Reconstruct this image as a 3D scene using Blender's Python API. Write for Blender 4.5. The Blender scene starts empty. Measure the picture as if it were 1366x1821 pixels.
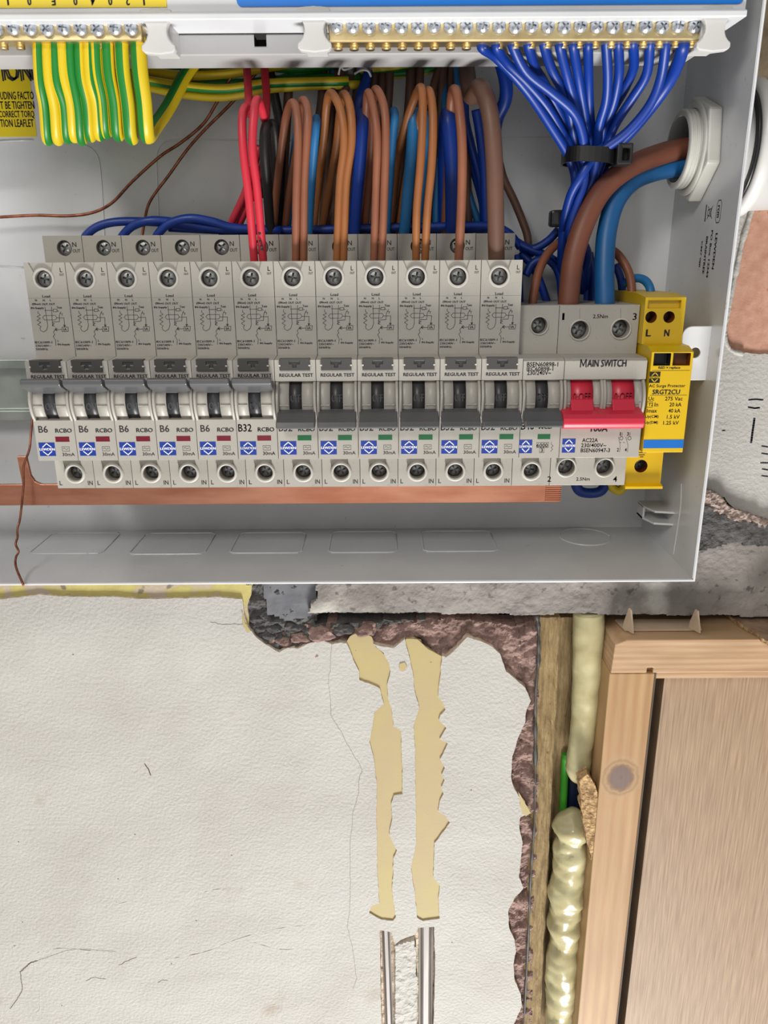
import bpy, bmesh, math, random
from mathutils import Vector, Matrix
import mathutils.noise as mn
random.seed(7)
# ---------------------------------------------------------------- camera, world, lights
F, PITCH, ROLL = 1400.0, math.radians(17.63), math.radians(-0.333)
CU, CV = 683.0, 910.5
H = 2.3                       # camera height (m); all sizes below in mm, z relative to the camera
sc = bpy.context.scene
cp, sp = math.cos(PITCH), math.sin(PITCH)
fw = Vector((0, cp, -sp)); rt0 = Vector((1, 0, 0)); up0 = rt0.cross(fw)
cr, sr = math.cos(ROLL), math.sin(ROLL)
RT = cr*rt0 + sr*up0; UP = -sr*rt0 + cr*up0
cam = bpy.data.objects.new('camera', bpy.data.cameras.new('camera'))
sc.collection.objects.link(cam); sc.camera = cam
m = Matrix((RT, UP, -fw)).transposed().to_4x4(); m.translation = Vector((0, 0, H)); cam.matrix_world = m
cam.data.sensor_fit = 'HORIZONTAL'; cam.data.sensor_width = 36; cam.data.lens = 36*F/1366
cam.data.clip_start = 0.01; cam.data.clip_end = 50
w = bpy.data.worlds.new('room'); sc.world = w; w.use_nodes = True
w.node_tree.nodes['Background'].inputs[0].default_value = (1.0, 0.975, 0.94, 1)
w.node_tree.nodes['Background'].inputs[1].default_value = 0.33
def area(name, loc, target, size, power, col):
    L = bpy.data.lights.new(name, 'AREA'); L.energy = power; L.size = size; L.color = col
    o = bpy.data.objects.new(name, L); sc.collection.objects.link(o); o.location = loc
    o.rotation_euler = (Vector(target)-Vector(loc)).to_track_quat('-Z', 'Y').to_euler(); return o
area('floor_key_light', (0.24, -0.66, H-2.2), (0, 0.42, H-0.15), 0.7, 90, (1.0, 0.985, 0.96))  # key from floor level in front, inferred from the shading, source unseen
area('ceiling_lamp', (-0.5, -0.7, H+0.7), (0, 0.4, H-0.2), 0.30, 7, (1.0, 0.96, 0.90))
area('front_fill', (0.1, -1.6, H-0.25), (0, 0.4, H-0.2), 1.0, 3.2, (1.0, 0.98, 0.95))  # weak frontal fill added to lift the shade, no actual lamp
vs = sc.view_settings
vs.view_transform = 'Standard'; vs.look = 'None'; vs.exposure = 0.0; vs.gamma = 1.0; vs.use_curve_mapping = False

# ---------------------------------------------------------------- pixel -> place helpers (result: mm)
def ray(u, v): return fw + RT*((u-CU)/F) + UP*(-(v-CV)/F)
def P(u, v, D): r = ray(u, v); return Vector((r.x*D/r.y, D, r.z*D/r.y))
def PX(u, v, X): r = ray(u, v); return r*(X/r.x)
def PZ(u, v, Z): r = ray(u, v); return r*(Z/r.z)

# ---------------------------------------------------------------- materials
def srgb(c): return tuple(((x/255)/12.92 if x/255 <= .04045 else ((x/255+.055)/1.055)**2.4) for x in c)+(1,)
def mat(name, c, rough=.5, metal=0, c2=None, nscale=60, stretch=(1, 1, 1), bump=0, bscale=800, bstretch=(1, 1, 1),
        coat=0, sss=0, lo=.35, hi=.65, bdist=.0004, spec=.5, detail=4):
    M = bpy.data.materials.new(name); M.use_nodes = True; nt = M.node_tree; n = nt.nodes; b = n['Principled BSDF']
    b.inputs['Roughness'].default_value = rough; b.inputs['Metallic'].default_value = metal
    b.inputs['Coat Weight'].default_value = coat; b.inputs['Coat Roughness'].default_value = .15
    b.inputs['Specular IOR Level'].default_value = spec
    if sss: b.inputs['Subsurface Weight'].default_value = sss; b.inputs['Subsurface Scale'].default_value = .004
    tc = n.new('ShaderNodeTexCoord')
    def noise(s, st, d):
        mp = n.new('ShaderNodeMapping'); mp.inputs['Scale'].default_value = st
        nt.links.new(tc.outputs['Object'], mp.inputs[0])
        t = n.new('ShaderNodeTexNoise'); t.inputs['Scale'].default_value = s; t.inputs['Detail'].default_value = d
        nt.links.new(mp.outputs[0], t.inputs[0]); return t
    if c2 is None: c2 = tuple(int(x*.955) for x in c)
    t = noise(nscale, stretch, detail); r = n.new('ShaderNodeValToRGB')
    r.color_ramp.elements[0].position = lo; r.color_ramp.elements[1].position = hi
    r.color_ramp.elements[0].color = srgb(c); r.color_ramp.elements[1].color = srgb(c2)
    nt.links.new(t.outputs['Fac'], r.inputs[0]); nt.links.new(r.outputs[0], b.inputs['Base Color'])
    if bump:
        t = noise(bscale, bstretch, 5); bp = n.new('ShaderNodeBump'); bp.inputs['Strength'].default_value = bump
        bp.inputs['Distance'].default_value = bdist
        nt.links.new(t.outputs['Fac'], bp.inputs['Height']); nt.links.new(bp.outputs[0], b.inputs['Normal'])
    return M
def mix_extra(M, c, scale, lo, hi, stretch=(1, 1, 1), offset=(0, 0, 0), detail=5):
    """blend a second pattern of colour (stains) over what the material already has"""
    nt = M.node_tree; n = nt.nodes; b = n['Principled BSDF']; src = b.inputs['Base Color'].links[0].from_socket
    tc = n.new('ShaderNodeTexCoord'); mp = n.new('ShaderNodeMapping'); mp.inputs['Scale'].default_value = stretch
    mp.inputs['Location'].default_value = offset
    nt.links.new(tc.outputs['Object'], mp.inputs[0]); t = n.new('ShaderNodeTexNoise'); t.inputs['Scale'].default_value = scale
    t.inputs['Detail'].default_value = detail; nt.links.new(mp.outputs[0], t.inputs[0])
    r = n.new('ShaderNodeMapRange'); r.inputs[1].default_value = lo; r.inputs[2].default_value = hi
    nt.links.new(t.outputs['Fac'], r.inputs[0]); x = n.new('ShaderNodeMix'); x.data_type = 'RGBA'
    nt.links.new(r.outputs[0], x.inputs[0]); nt.links.new(src, x.inputs[6]); x.inputs[7].default_value = srgb(c)
    nt.links.new(x.outputs[2], b.inputs['Base Color'])
def bump_extra(M, scale, strength, dist, stretch=(1, 1, 1), voronoi=False):
    nt = M.node_tree; n = nt.nodes; b = n['Principled BSDF']
    tc = n.new('ShaderNodeTexCoord'); mp = n.new('ShaderNodeMapping'); mp.inputs['Scale'].default_value = stretch
    nt.links.new(tc.outputs['Object'], mp.inputs[0])
    t = n.new('ShaderNodeTexVoronoi' if voronoi else 'ShaderNodeTexNoise'); t.inputs['Scale'].default_value = scale
    nt.links.new(mp.outputs[0], t.inputs[0]); bp = n.new('ShaderNodeBump'); bp.inputs['Strength'].default_value = strength
    bp.inputs['Distance'].default_value = dist
    nt.links.new(t.outputs[0], bp.inputs['Height'])
    if b.inputs['Normal'].links: nt.links.new(b.inputs['Normal'].links[0].from_socket, bp.inputs['Normal'])
    nt.links.new(bp.outputs[0], b.inputs['Normal'])

BODY = mat('grey_plastic', (172, 168, 160), .42, bump=.05, bscale=2500, nscale=40)
mix_extra(BODY, (150, 142, 128), 900, .66, .74)
RINGP = mat('light_grey_plastic', (194, 191, 184), .4)
BTN = mat('test_button_grey', (70, 70, 68), .36)
WHITEP = mat('white_plastic', (206, 205, 203), .35, nscale=30)
NUTP = mat('pale_grey_plastic', (196, 195, 188), .45, nscale=60)
ENC = mat('painted_steel', (206, 208, 210), .28, coat=.5, nscale=25, bump=.10, bscale=1400, bdist=.0002)
mix_extra(ENC, (160, 156, 148), 260, .68, .78)
LIDM = mat('white_painted_steel', (214, 216, 219), .3, nscale=20, bump=.04, bscale=1200)
GREYP = mat('strip_grey_plastic', (176, 175, 175), .45, nscale=30)
DKG = mat('dark_grey_plastic', (84, 85, 87), .32, nscale=60, coat=.1)
DKB = mat('charcoal_plastic', (52, 52, 54), .4, nscale=60)
EMB = mat('embossed_grey', (84, 84, 86), .4)
REDL = mat('red_plastic', (205, 42, 66), .35, nscale=50)
REDE = mat('embossed_red', (168, 28, 48), .4)
INK = mat('black_ink', (36, 35, 36), .6)
BLUE = mat('sticker_blue', (20, 54, 146), .4)
STRIPE = mat('stripe_blue', (10, 105, 190), .4)
WHITE = mat('white_print', (240, 240, 240), .5)
SREDW = mat('window_red', (110, 20, 38), .3)
SGRNW = mat('window_green', (12, 96, 52), .3)
YEL = mat('yellow_plastic', (212, 176, 10), .38, nscale=30, c2=(204, 167, 8))
YSTK = mat('yellow_sticker', (226, 200, 20), .45, nscale=20)
BSTK = mat('blue_sticker', (8, 112, 205), .4, nscale=20)
BLK = mat('black_plastic', (22, 22, 24), .35)
DARK = mat('recess_shade_black', (16, 15, 15), .8)  # near-black walls put shade into the cut recesses
ORG = mat('orange_brown_flag', (112, 62, 14), .5)
ZINC = mat('zinc_steel', (222, 226, 232), .3, .75, c2=(176, 182, 192), nscale=500, bump=.2, bscale=1500)
SCRW = mat('dull_steel', (158, 160, 160), .36, .75, c2=(112, 114, 114), nscale=600, bump=.25, bscale=2500)
BRASS = mat('brass', (240, 220, 170), .36, 1, c2=(220, 196, 144), nscale=120, bump=.05, bscale=1500)
COPPER = mat('copper', (226, 160, 132), .30, .9, c2=(204, 134, 106), nscale=30, stretch=(1, 1, 5), bump=.05, bscale=900)
COPW = mat('copper_wire', (160, 100, 76), .35, .7, c2=(112, 66, 50), nscale=300)
RAILM = mat('galvanised_rail', (176, 182, 176), .35, .75, c2=(150, 156, 150), nscale=60)
BRN = mat('brown_sheath', (134, 82, 58), .48, nscale=40, c2=(122, 72, 50))
BRO = mat('tan_brown_sheath', (146, 90, 46), .48, nscale=40, c2=(130, 78, 40))
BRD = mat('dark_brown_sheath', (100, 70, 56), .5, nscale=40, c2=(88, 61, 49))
REDW = mat('red_sheath', (192, 40, 58), .45, nscale=40)
BLKW = mat('black_sheath', (26, 24, 24), .45, nscale=40)
BLU = mat('blue_sheath', (2, 50, 140), .42, nscale=40, c2=(2, 44, 126))
BLL = mat('light_blue_sheath', (36, 112, 168), .42, nscale=40, c2=(32, 100, 152))
BLT = mat('tail_blue_sheath', (20, 92, 150), .45, nscale=40, c2=(18, 84, 138))
GRYW = mat('grey_cable_sheath', (120, 120, 122), .5, nscale=40)
YW = mat('yellow_sheath', (206, 180, 26), .42, nscale=40)
GW = mat('green_sheath', (22, 118, 40), .42, nscale=40)
PLAS = mat('painted_plaster', (176, 173, 167), .7, nscale=14, c2=(164, 160, 153), bump=.55, bscale=480, bdist=.0011, lo=.4, hi=.75)
mix_extra(PLAS, (150, 136, 122), 22, .64, .80); mix_extra(PLAS, (120, 104, 96), 210, .77, .80)
bump_extra(PLAS, 34, .35, .003); bump_extra(PLAS, 1300, .25, .0003)
PLE = mat('plaster_broken_edge', (216, 200, 180), .9, nscale=300, c2=(180, 160, 138), bump=.8, bscale=700, bdist=.001)
PINK = mat('bare_pink_plaster', (190, 146, 124), .85, nscale=180, c2=(172, 126, 104), bump=.3, bscale=1200)
mix_extra(PINK, (160, 108, 84), 420, .66, .72)
BEIGE = mat('beige_render', (176, 158, 132), .9, nscale=120, c2=(140, 120, 96), bump=.7, bscale=400, bdist=.001)
CONC = mat('lintel_concrete', (150, 144, 138), .9, nscale=34, c2=(124, 118, 112), bump=.5, bscale=300, bdist=.0016, detail=8)
mix_extra(CONC, (96, 90, 87), 190, .62, .70); mix_extra(CONC, (178, 174, 166), 16, .54, .60, offset=(3, 1, 2))
DCON = mat('dark_mortar', (92, 90, 88), .85, nscale=160, c2=(64, 62, 61), bump=.8, bscale=500, bdist=.0015, detail=8)
SLATE = mat('smooth_dark_grey', (112, 112, 116), .8, nscale=90, c2=(92, 92, 98), bump=.2, bscale=500)  # dark grey tone of the smooth patch left of the lintel
BRICK = mat('broken_brick', (154, 126, 117), .9, nscale=110, c2=(116, 92, 85), bump=.9, bscale=380, bdist=.002, detail=8)
mix_extra(BRICK, (168, 144, 134), 240, .60, .70)
PEDGE = mat('crumbly_pink_edge', (176, 158, 148), .9, nscale=260, c2=(136, 116, 106), bump=.9, bscale=500, bdist=.002)
YPAINT = mat('old_cream_paint', (166, 146, 108), .65, nscale=26, c2=(168, 153, 98), bump=.15, bscale=500)
YP2 = mat('old_yellow_paint', (190, 178, 104), .65, nscale=60, c2=(168, 152, 94), bump=.35, bscale=500, bdist=.0008)
CONDM = mat('galvanised_capping', (128, 121, 116), .5, .15, c2=(106, 98, 94), nscale=60, stretch=(6, 1, .3))
mix_extra(YP2, (176, 160, 140), 60, .52, .58); mix_extra(YP2, (120, 108, 92), 95, .64, .70)
ROUGH = mat('rough_timber', (150, 128, 88), .85, nscale=90, stretch=(5, 1, .6), c2=(116, 94, 58), bump=.8, bscale=260, bstretch=(4, 1, .6), bdist=.0012)
mix_extra(ROUGH, (96, 72, 40), 300, .66, .74, (1, 1, .5))
FOAM = mat('expanding_foam', (190, 184, 144), .22, nscale=50, c2=(172, 162, 122), sss=.25, bump=.18, bscale=140, bdist=.001, coat=.3)
CLIPM = mat('dusty_plastic', (196, 172, 146), .6, nscale=90)
SPL = mat('splintered_chipboard', (202, 168, 120), .9, nscale=300, stretch=(1, 1, .4), c2=(136, 104, 68), bump=1, bscale=420, bdist=.003)
GREENC = mat('green_cable', (70, 170, 50), .45)
NAVY = mat('navy_cable', (16, 34, 62), .5)
MARK = mat('marker_pen', (28, 34, 40), .6)

def wood(name, c1, c2, scale, stretch, knot=None, wave=0, axis='Z'):
    M = mat(name, c1, .6, c2=c2, nscale=scale, stretch=stretch, bump=.35, bscale=scale*2.5, bstretch=stretch, bdist=.0003, lo=.3, hi=.72, detail=7)
    nt = M.node_tree; n = nt.nodes; b = n['Principled BSDF']
    if wave:
        tc = n.new('ShaderNodeTexCoord'); mp = n.new('ShaderNodeMapping')
        mp.inputs['Scale'].default_value = (1, 1, .12) if axis == 'Z' else (.12, 1, 1)
        nt.links.new(tc.outputs['Object'], mp.inputs[0])
        wv = n.new('ShaderNodeTexWave'); wv.bands_direction = 'X' if axis == 'Z' else 'Z'; wv.inputs['Scale'].default_value = wave
        wv.inputs['Distortion'].default_value = 4.5; wv.inputs['Detail'].default_value = 3; wv.inputs['Detail Scale'].default_value = .6
        nt.links.new(mp.outputs[0], wv.inputs[0])
        x = n.new('ShaderNodeMix'); x.data_type = 'RGBA'; x.blend_type = 'MULTIPLY'
        mr = n.new('ShaderNodeMath'); mr.operation = 'MULTIPLY'; mr.inputs[1].default_value = .5
        nt.links.new(wv.outputs['Fac'], mr.inputs[0]); nt.links.new(mr.outputs[0], x.inputs[0])
        nt.links.new(b.inputs['Base Color'].links[0].from_socket, x.inputs[6]); x.inputs[7].default_value = srgb((226, 202, 178))
        nt.links.new(x.outputs[2], b.inputs['Base Color'])
    if knot is not None:
        tc = n.new('ShaderNodeTexCoord')
        sub = n.new('ShaderNodeVectorMath'); sub.operation = 'SUBTRACT'; sub.inputs[1].default_value = knot
        mul = n.new('ShaderNodeVectorMath'); mul.operation = 'MULTIPLY'; mul.inputs[1].default_value = (1, 0, .85)
        ln = n.new('ShaderNodeVectorMath'); ln.operation = 'LENGTH'
        ns = n.new('ShaderNodeTexNoise'); ns.inputs['Scale'].default_value = 260
        ad = n.new('ShaderNodeMath'); ad.operation = 'MULTIPLY_ADD'; ad.inputs[1].default_value = .0035
        nt.links.new(tc.outputs['Object'], sub.inputs[0]); nt.links.new(sub.outputs[0], mul.inputs[0]); nt.links.new(mul.outputs[0], ln.inputs[0])
        nt.links.new(tc.outputs['Object'], ns.inputs[0]); nt.links.new(ns.outputs['Fac'], ad.inputs[0]); nt.links.new(ln.outputs['Value'], ad.inputs[2])
        mr = n.new('ShaderNodeMapRange'); mr.inputs[1].default_value = 0; mr.inputs[2].default_value = .0165
        nt.links.new(ad.outputs[0], mr.inputs[0])
        r = n.new('ShaderNodeValToRGB'); e = r.color_ramp.elements
        e[0].position = 0; e[0].color = srgb((92, 64, 56)); e[1].position = 1; e[1].color = srgb((0, 0, 0))
        for p, c in ((.2, (106, 84, 74)), (.48, (104, 82, 72)), (.56, (128, 94, 60)), (.66, (158, 128, 90)), (.74, (136, 104, 68)), (.82, (164, 134, 98))):
            k = e.new(p); k.color = srgb(c)
        fc = n.new('ShaderNodeValToRGB'); g = fc.color_ramp.elements; g[0].position = .66; g[0].color = (1, 1, 1, 1); g[1].position = .95; g[1].color = (0, 0, 0, 1)
        r.color_ramp.elements[-1].color = srgb((164, 134, 98))
        nt.links.new(mr.outputs[0], r.inputs[0]); nt.links.new(mr.outputs[0], fc.inputs[0])
        x = n.new('ShaderNodeMix'); x.data_type = 'RGBA'; nt.links.new(fc.outputs[0], x.inputs[0])
        nt.links.new(b.inputs['Base Color'].links[0].from_socket, x.inputs[6]); nt.links.new(r.outputs[0], x.inputs[7])
        nt.links.new(x.outputs[2], b.inputs['Base Color'])
    return M
OAK = wood('oak_veneer', (166, 140, 112), (128, 103, 79), 330, (3, .0, .10))
PINER = wood('pine_rail', (190, 160, 126), (164, 132, 98), 60, (.3, 1, 4), wave=85, axis='X')

# ---------------------------------------------------------------- mesh builder (mm)
TXT = {}
def text_mesh(s, bold):
    k = (s, bold)
    if k in TXT: return TXT[k]
    cu = bpy.data.curves.new('t', 'FONT'); cu.body = s; cu.resolution_u = 2; cu.offset = 0.002
    o = bpy.data.objects.new('t', cu); sc.collection.objects.link(o)
    dg = bpy.context.evaluated_depsgraph_get(); me = bpy.data.meshes.new_from_object(o.evaluated_get(dg))
    vs_ = [v.co.copy() for v in me.vertices]; fs = [tuple(p.vertices) for p in me.polygons]
    bpy.data.objects.remove(o); bpy.data.meshes.remove(me); bpy.data.curves.remove(cu)
    x0 = min(v.x for v in vs_); x1 = max(v.x for v in vs_); y0 = min(v.y for v in vs_); y1 = max(v.y for v in vs_)
    TXT[k] = ([((v.x-x0)/(x1-x0)-.5, (v.y-y0)/(y1-y0)-.5) for v in vs_], fs); return TXT[k]

class MB:
    def __init__(s): s.v = []; s.f = []; s.m = []; s.s = []
    def add(s, vs_, fs, m, smooth=False):
        b = len(s.v); s.v += [Vector(v) for v in vs_]
        for f in fs: s.f.append(tuple(b+i for i in f)); s.m.append(m); s.s.append(smooth)
        return s
    def box(s, x0, x1, y0, y1, z0, z1, m):
        return s.add([(x, y, z) for x in (x0, x1) for y in (y0, y1) for z in (z0, z1)],
              [(0, 1, 3, 2), (4, 6, 7, 5), (0, 4, 5, 1), (2, 3, 7, 6), (0, 2, 6, 4), (1, 5, 7, 3)], m)
    def prism(s, poly, a0, a1, axis, m, mside=None, smooth=False):
        """extrude a 2D polygon along axis; 'x' takes (y,z), 'y' takes (x,z), 'z' takes (x,y)"""
        n = len(poly); mk = {'x': lambda p, a: (a, p[0], p[1]), 'y': lambda p, a: (p[0], a, p[1]), 'z': lambda p, a: (p[0], p[1], a)}[axis]
        bm = bmesh.new(); A = [bm.verts.new(mk(p, a0)) for p in poly]; B = [bm.verts.new(mk(p, a1)) for p in poly]
        bm.faces.new(A); bm.faces.new(B[::-1])
        for i in range(n): bm.faces.new((A[i], B[i], B[(i+1) % n], A[(i+1) % n]))
        bmesh.ops.recalc_face_normals(bm, faces=bm.faces[:]); bm.verts.index_update()
        b = len(s.v); s.v += [v.co.copy() for v in bm.verts]
        for k, f in enumerate(bm.faces):
            s.f.append(tuple(b+v.index for v in f.verts)); s.m.append(m if k < 2 or mside is None else mside); s.s.append(smooth and k >= 2)
        bm.free(); return s
    def lathe(s, prof, c, ax, m, n=24, smooth=True, a0=0.0):
        """prof: (radius, along) pairs revolved round direction ax through c"""
        ax = Vector(ax).normalized(); t = Vector((0, 0, 1)) if abs(ax.z) < .9 else Vector((1, 0, 0))
        e1 = ax.cross(t).normalized(); e2 = ax.cross(e1); c = Vector(c); vs_ = []; fs = []
        for r, a in prof:
            for i in range(n):
                q = a0+2*math.pi*i/n; vs_.append(c+ax*a+(e1*math.cos(q)+e2*math.sin(q))*max(r, 1e-4))
        for j in range(len(prof)-1):
            for i in range(n): k = (i+1) % n; fs.append((j*n+i, j*n+k, (j+1)*n+k, (j+1)*n+i))
        fs2 = [tuple(range(n-1, -1, -1))] if prof[0][0] > .01 else []
        if prof[-1][0] > .01: fs2.append(tuple((len(prof)-1)*n+i for i in range(n)))
        s.add(vs_, fs, m, smooth); b = len(s.v)-len(vs_)
        for f in fs2: s.f.append(tuple(b+i for i in f)); s.m.append(m); s.s.append(False)
        return s
    def tube(s, pts, r, m, n=12, sub=6, m2=None, rot=0, width=4, closed_ends=True, rfun=None, smooth_path=True, jit=0):
        pts = [Vector(p) for p in pts]; path = []
        if smooth_path and len(pts) > 2:
            q = [pts[0]*2-pts[1]]+pts+[pts[-1]*2-pts[-2]]
            for i in range(1, len(q)-2):
                for k in range(sub):
                    t = k/sub; a, b, c, d = q[i-1], q[i], q[i+1], q[i+2]
                    path.append(.5*((2*b)+(c-a)*t+(2*a-5*b+4*c-d)*t*t+(3*b-a-3*c+d)*t**3))
            path.append(pts[-1])
        else: path = pts
        N = len(path); vs_ = []; fs = []; ms = []; nrm = None
        for i, p in enumerate(path):
            t = (path[min(i+1, N-1)]-path[max(i-1, 0)]).normalized()
            if nrm is None:
                nrm = Vector((0, -1, 0)); nrm = nrm-t*nrm.dot(t)
                if nrm.length < .05: nrm = Vector((0, 0, 1))-t*t.z
            else: nrm = nrm-t*nrm.dot(t)
            nrm.normalize(); bn = t.cross(nrm); rr = r if rfun is None else rfun(i/(N-1))*r
            for k in range(n):
                a = 2*math.pi*k/n; q = nrm*math.cos(a)+bn*math.sin(a); j = 1
                if jit: j = 1+jit*mn.noise((p+q*rr)*.12)
                vs_.append(p+q*rr*j)
        b = len(s.v); s.v += vs_
        for i in range(N-1):
            for k in range(n):
                l = (k+1) % n; s.f.append((b+i*n+k, b+(i+1)*n+k, b+(i+1)*n+l, b+i*n+l))
                s.m.append(m2 if m2 is not None and ((k-rot) % n) < width else m); s.s.append(True)
        s.f.append(tuple(b+k for k in range(n))); s.m.append(m); s.s.append(False)
        s.f.append(tuple(b+(N-1)*n+k for k in range(n-1, -1, -1))); s.m.append(m); s.s.append(False)
        return s
    def text(s, t, c, w_, h_, m, right=(1, 0, 0), up=(0, 0, 1), bold=False):
        vs_, fs = text_mesh(t, bold); R_, U_ = Vector(right), Vector(up); c = Vector(c)
        d = h_*(.055 if bold else .022)
        for k in ((-d, -d*.4), (d, d*.4)): s.add([c+R_*(x*(w_-2*d)+k[0])+U_*(y*(h_-d)+k[1]) for x, y in vs_], fs, m)
        return s
    def line(s, pts, wd, m, right=(1, 0, 0), up=(0, 0, 1), org=(0, 0, 0)):
        """flat ribbon drawn in the plane (right, up)"""
        R_, U_, O = Vector(right), Vector(up), Vector(org)
        for (x0, y0), (x1, y1) in zip(pts[:-1], pts[1:]):
            dx, dy = x1-x0, y1-y0; l = math.hypot(dx, dy) or 1; ex, ey = dx/l*wd*.3, dy/l*wd*.3; nx, ny = -dy/l*wd/2, dx/l*wd/2
            q = [(x0-ex+nx, y0-ey+ny), (x0-ex-nx, y0-ey-ny), (x1+ex-nx, y1+ey-ny), (x1+ex+nx, y1+ey+ny)]
            s.add([O+R_*a+U_*b for a, b in q], [(0, 1, 2, 3)], m)
        return s
    def build(s, name, parent=None, org=(0, 0, 0)):
        """org: the object's own origin (top level) or its parent's origin, in mm"""
        org = Vector(org); me = bpy.data.meshes.new(name); mats = []
        for m_ in s.m:
            if m_ not in mats: mats.append(m_)
        me.from_pydata([tuple((v-org)*.001) for v in s.v], [], s.f)
        for m_ in mats: me.materials.append(m_)
        me.polygons.foreach_set('material_index', [mats.index(x) for x in s.m]); me.polygons.foreach_set('use_smooth', s.s); me.update()
        o = bpy.data.objects.new(name, me); sc.collection.objects.link(o)
        if parent is not None: o.parent = parent
        else: o.location = (org.x*.001, org.y*.001, H+org.z*.001)
        return o
def bake(mb, cuts=(), bevel=0, seg=2):
    """cut holes, round edges, return a new builder"""
    o = mb.build('tmp'); o.location = (0, 0, 0); others = []
    for m_ in list(o.data.materials): pass
    for c in cuts:
        q = c.build('cut'); q.location = (0, 0, 0); others.append(q)
        for m_ in q.data.materials:
            if m_.name not in [x.name for x in o.data.materials]: o.data.materials.append(m_)
        d = o.modifiers.new('b', 'BOOLEAN'); d.object = q; d.operation = 'DIFFERENCE'; d.solver = 'EXACT'; d.material_mode = 'TRANSFER'
    if bevel:
        d = o.modifiers.new('v', 'BEVEL'); d.width = bevel*.001; d.segments = seg; d.limit_method = 'ANGLE'; d.angle_limit = math.radians(35)
        d.use_clamp_overlap = True
    bpy.context.view_layer.update()
    me = bpy.data.meshes.new_from_object(o.evaluated_get(bpy.context.evaluated_depsgraph_get()))
    r = MB(); ml = list(me.materials) or [mb.m[0]]
    r.add([v.co*1000 for v in me.vertices], [], None)
    for p in me.polygons:
        r.f.append(tuple(p.vertices)); r.m.append(ml[min(p.material_index, len(ml)-1)]); r.s.append(False)
    bpy.data.meshes.remove(me)
    for q in others+[o]: bpy.data.objects.remove(q)
    return r
def tag(o, label, cat, group=None):
    o['label'] = label; o['category'] = cat
    if group: o['group'] = group
    return o
def empty(name, org, label, cat, group=None):
    o = bpy.data.objects.new(name, None); sc.collection.objects.link(o); o.empty_display_size = .01
    o.location = (org[0]*.001, org[1]*.001, H+org[2]*.001); return tag(o, label, cat, group)
def copy_tree(o, loc, label):
    c = o.copy(); sc.collection.objects.link(c); c.location = (loc[0]*.001, loc[1]*.001, H+loc[2]*.001); c['label'] = label
    for ch in o.children:
        d = ch.copy(); sc.collection.objects.link(d); d.parent = c
        for g in ch.children:
            e = g.copy(); sc.collection.objects.link(e); e.parent = d
    return c
def struct(o): o['kind'] = 'structure'; return o
ORD = ['first', 'second', 'third', 'fourth', 'fifth', 'sixth', 'seventh', 'eighth', 'ninth', 'tenth', 'eleventh', 'twelfth', 'thirteenth', 'fourteenth']
def arc(cx, cy, r, a0, a1, n): return [(cx+r*math.cos(math.radians(a0+(a1-a0)*i/n)), cy+r*math.sin(math.radians(a0+(a1-a0)*i/n))) for i in range(n+1)]
def rrect(x0, x1, z0, z1, r, n=4):
    return arc(x1-r, z1-r, r, 0, 90, n)+arc(x0+r, z1-r, r, 90, 180, n)+arc(x0+r, z0+r, r, 180, 270, n)+arc(x1-r, z0+r, r, 270, 360, n)

# ================================================================ THE WALL
WD = 424.0
def jag(pts, amp, step=4.0, seed=0):
    """roughen a polygon's outline: subdivide and shift with noise"""
    out = []; n = len(pts)
    for i in range(n):
        a, b = Vector(pts[i]), Vector(pts[(i+1) % n]); L_ = (b-a).length; k = max(1, min(200, int(L_/step)))
        for j in range(k):
            p = a+(b-a)*j/k; q = mn.noise_vector(Vector((p.x*.22, p.y*.22, seed)))+.5*mn.noise_vector(Vector((p.x*.9, p.y*.9, seed+5)))
            out.append((p.x+q.x*amp, p.y+q.y*amp))
    return out
def px_poly(pts, D): return [(lambda p: (p.x, p.z))(P(u, v, D)) for u, v in pts]
def sheet(mb, outer, holes, y0, y1, m, mside, edge_drop=0.0):
    """a slab in the wall plane with an arbitrary outline and holes: front face at y0, edges back to y1"""
    bm = bmesh.new(); loops = [outer]+holes; allv = []
    for lp in loops:
        vs_ = [bm.verts.new((x, y0, z)) for x, z in lp]; allv.append(vs_)
        for i in range(len(vs_)): bm.edges.new((vs_[i], vs_[(i+1) % len(vs_)]))
    bmesh.ops.triangle_fill(bm, use_beauty=True, use_dissolve=False, edges=bm.edges[:])
    bmesh.ops.recalc_face_normals(bm, faces=bm.faces[:])
    if bm.faces and sum(f.normal.y*f.calc_area() for f in bm.faces) > 0: bmesh.ops.reverse_faces(bm, faces=bm.faces[:])
    bm.verts.index_update(); b = len(mb.v); mb.v += [v.co.copy() for v in bm.verts]
    for f in bm.faces: mb.f.append(tuple(b+v.index for v in f.verts)); mb.m.append(m); mb.s.append(False)
    for lp in loops:
        n = len(lp); fr = [(x, y0, z) for x, z in lp]; bk = [(x+1.6*mn.noise(Vector((x*.3, z*.3, 3))), y1, z+1.6*mn.noise(Vector((x*.3, z*.3, 9)))) for x, z in lp]
        mb.add(fr+bk, [(i, (i+1) % n, n+(i+1) % n, n+i) for i in range(n)], mside)
    bm.free(); return mb
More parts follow.
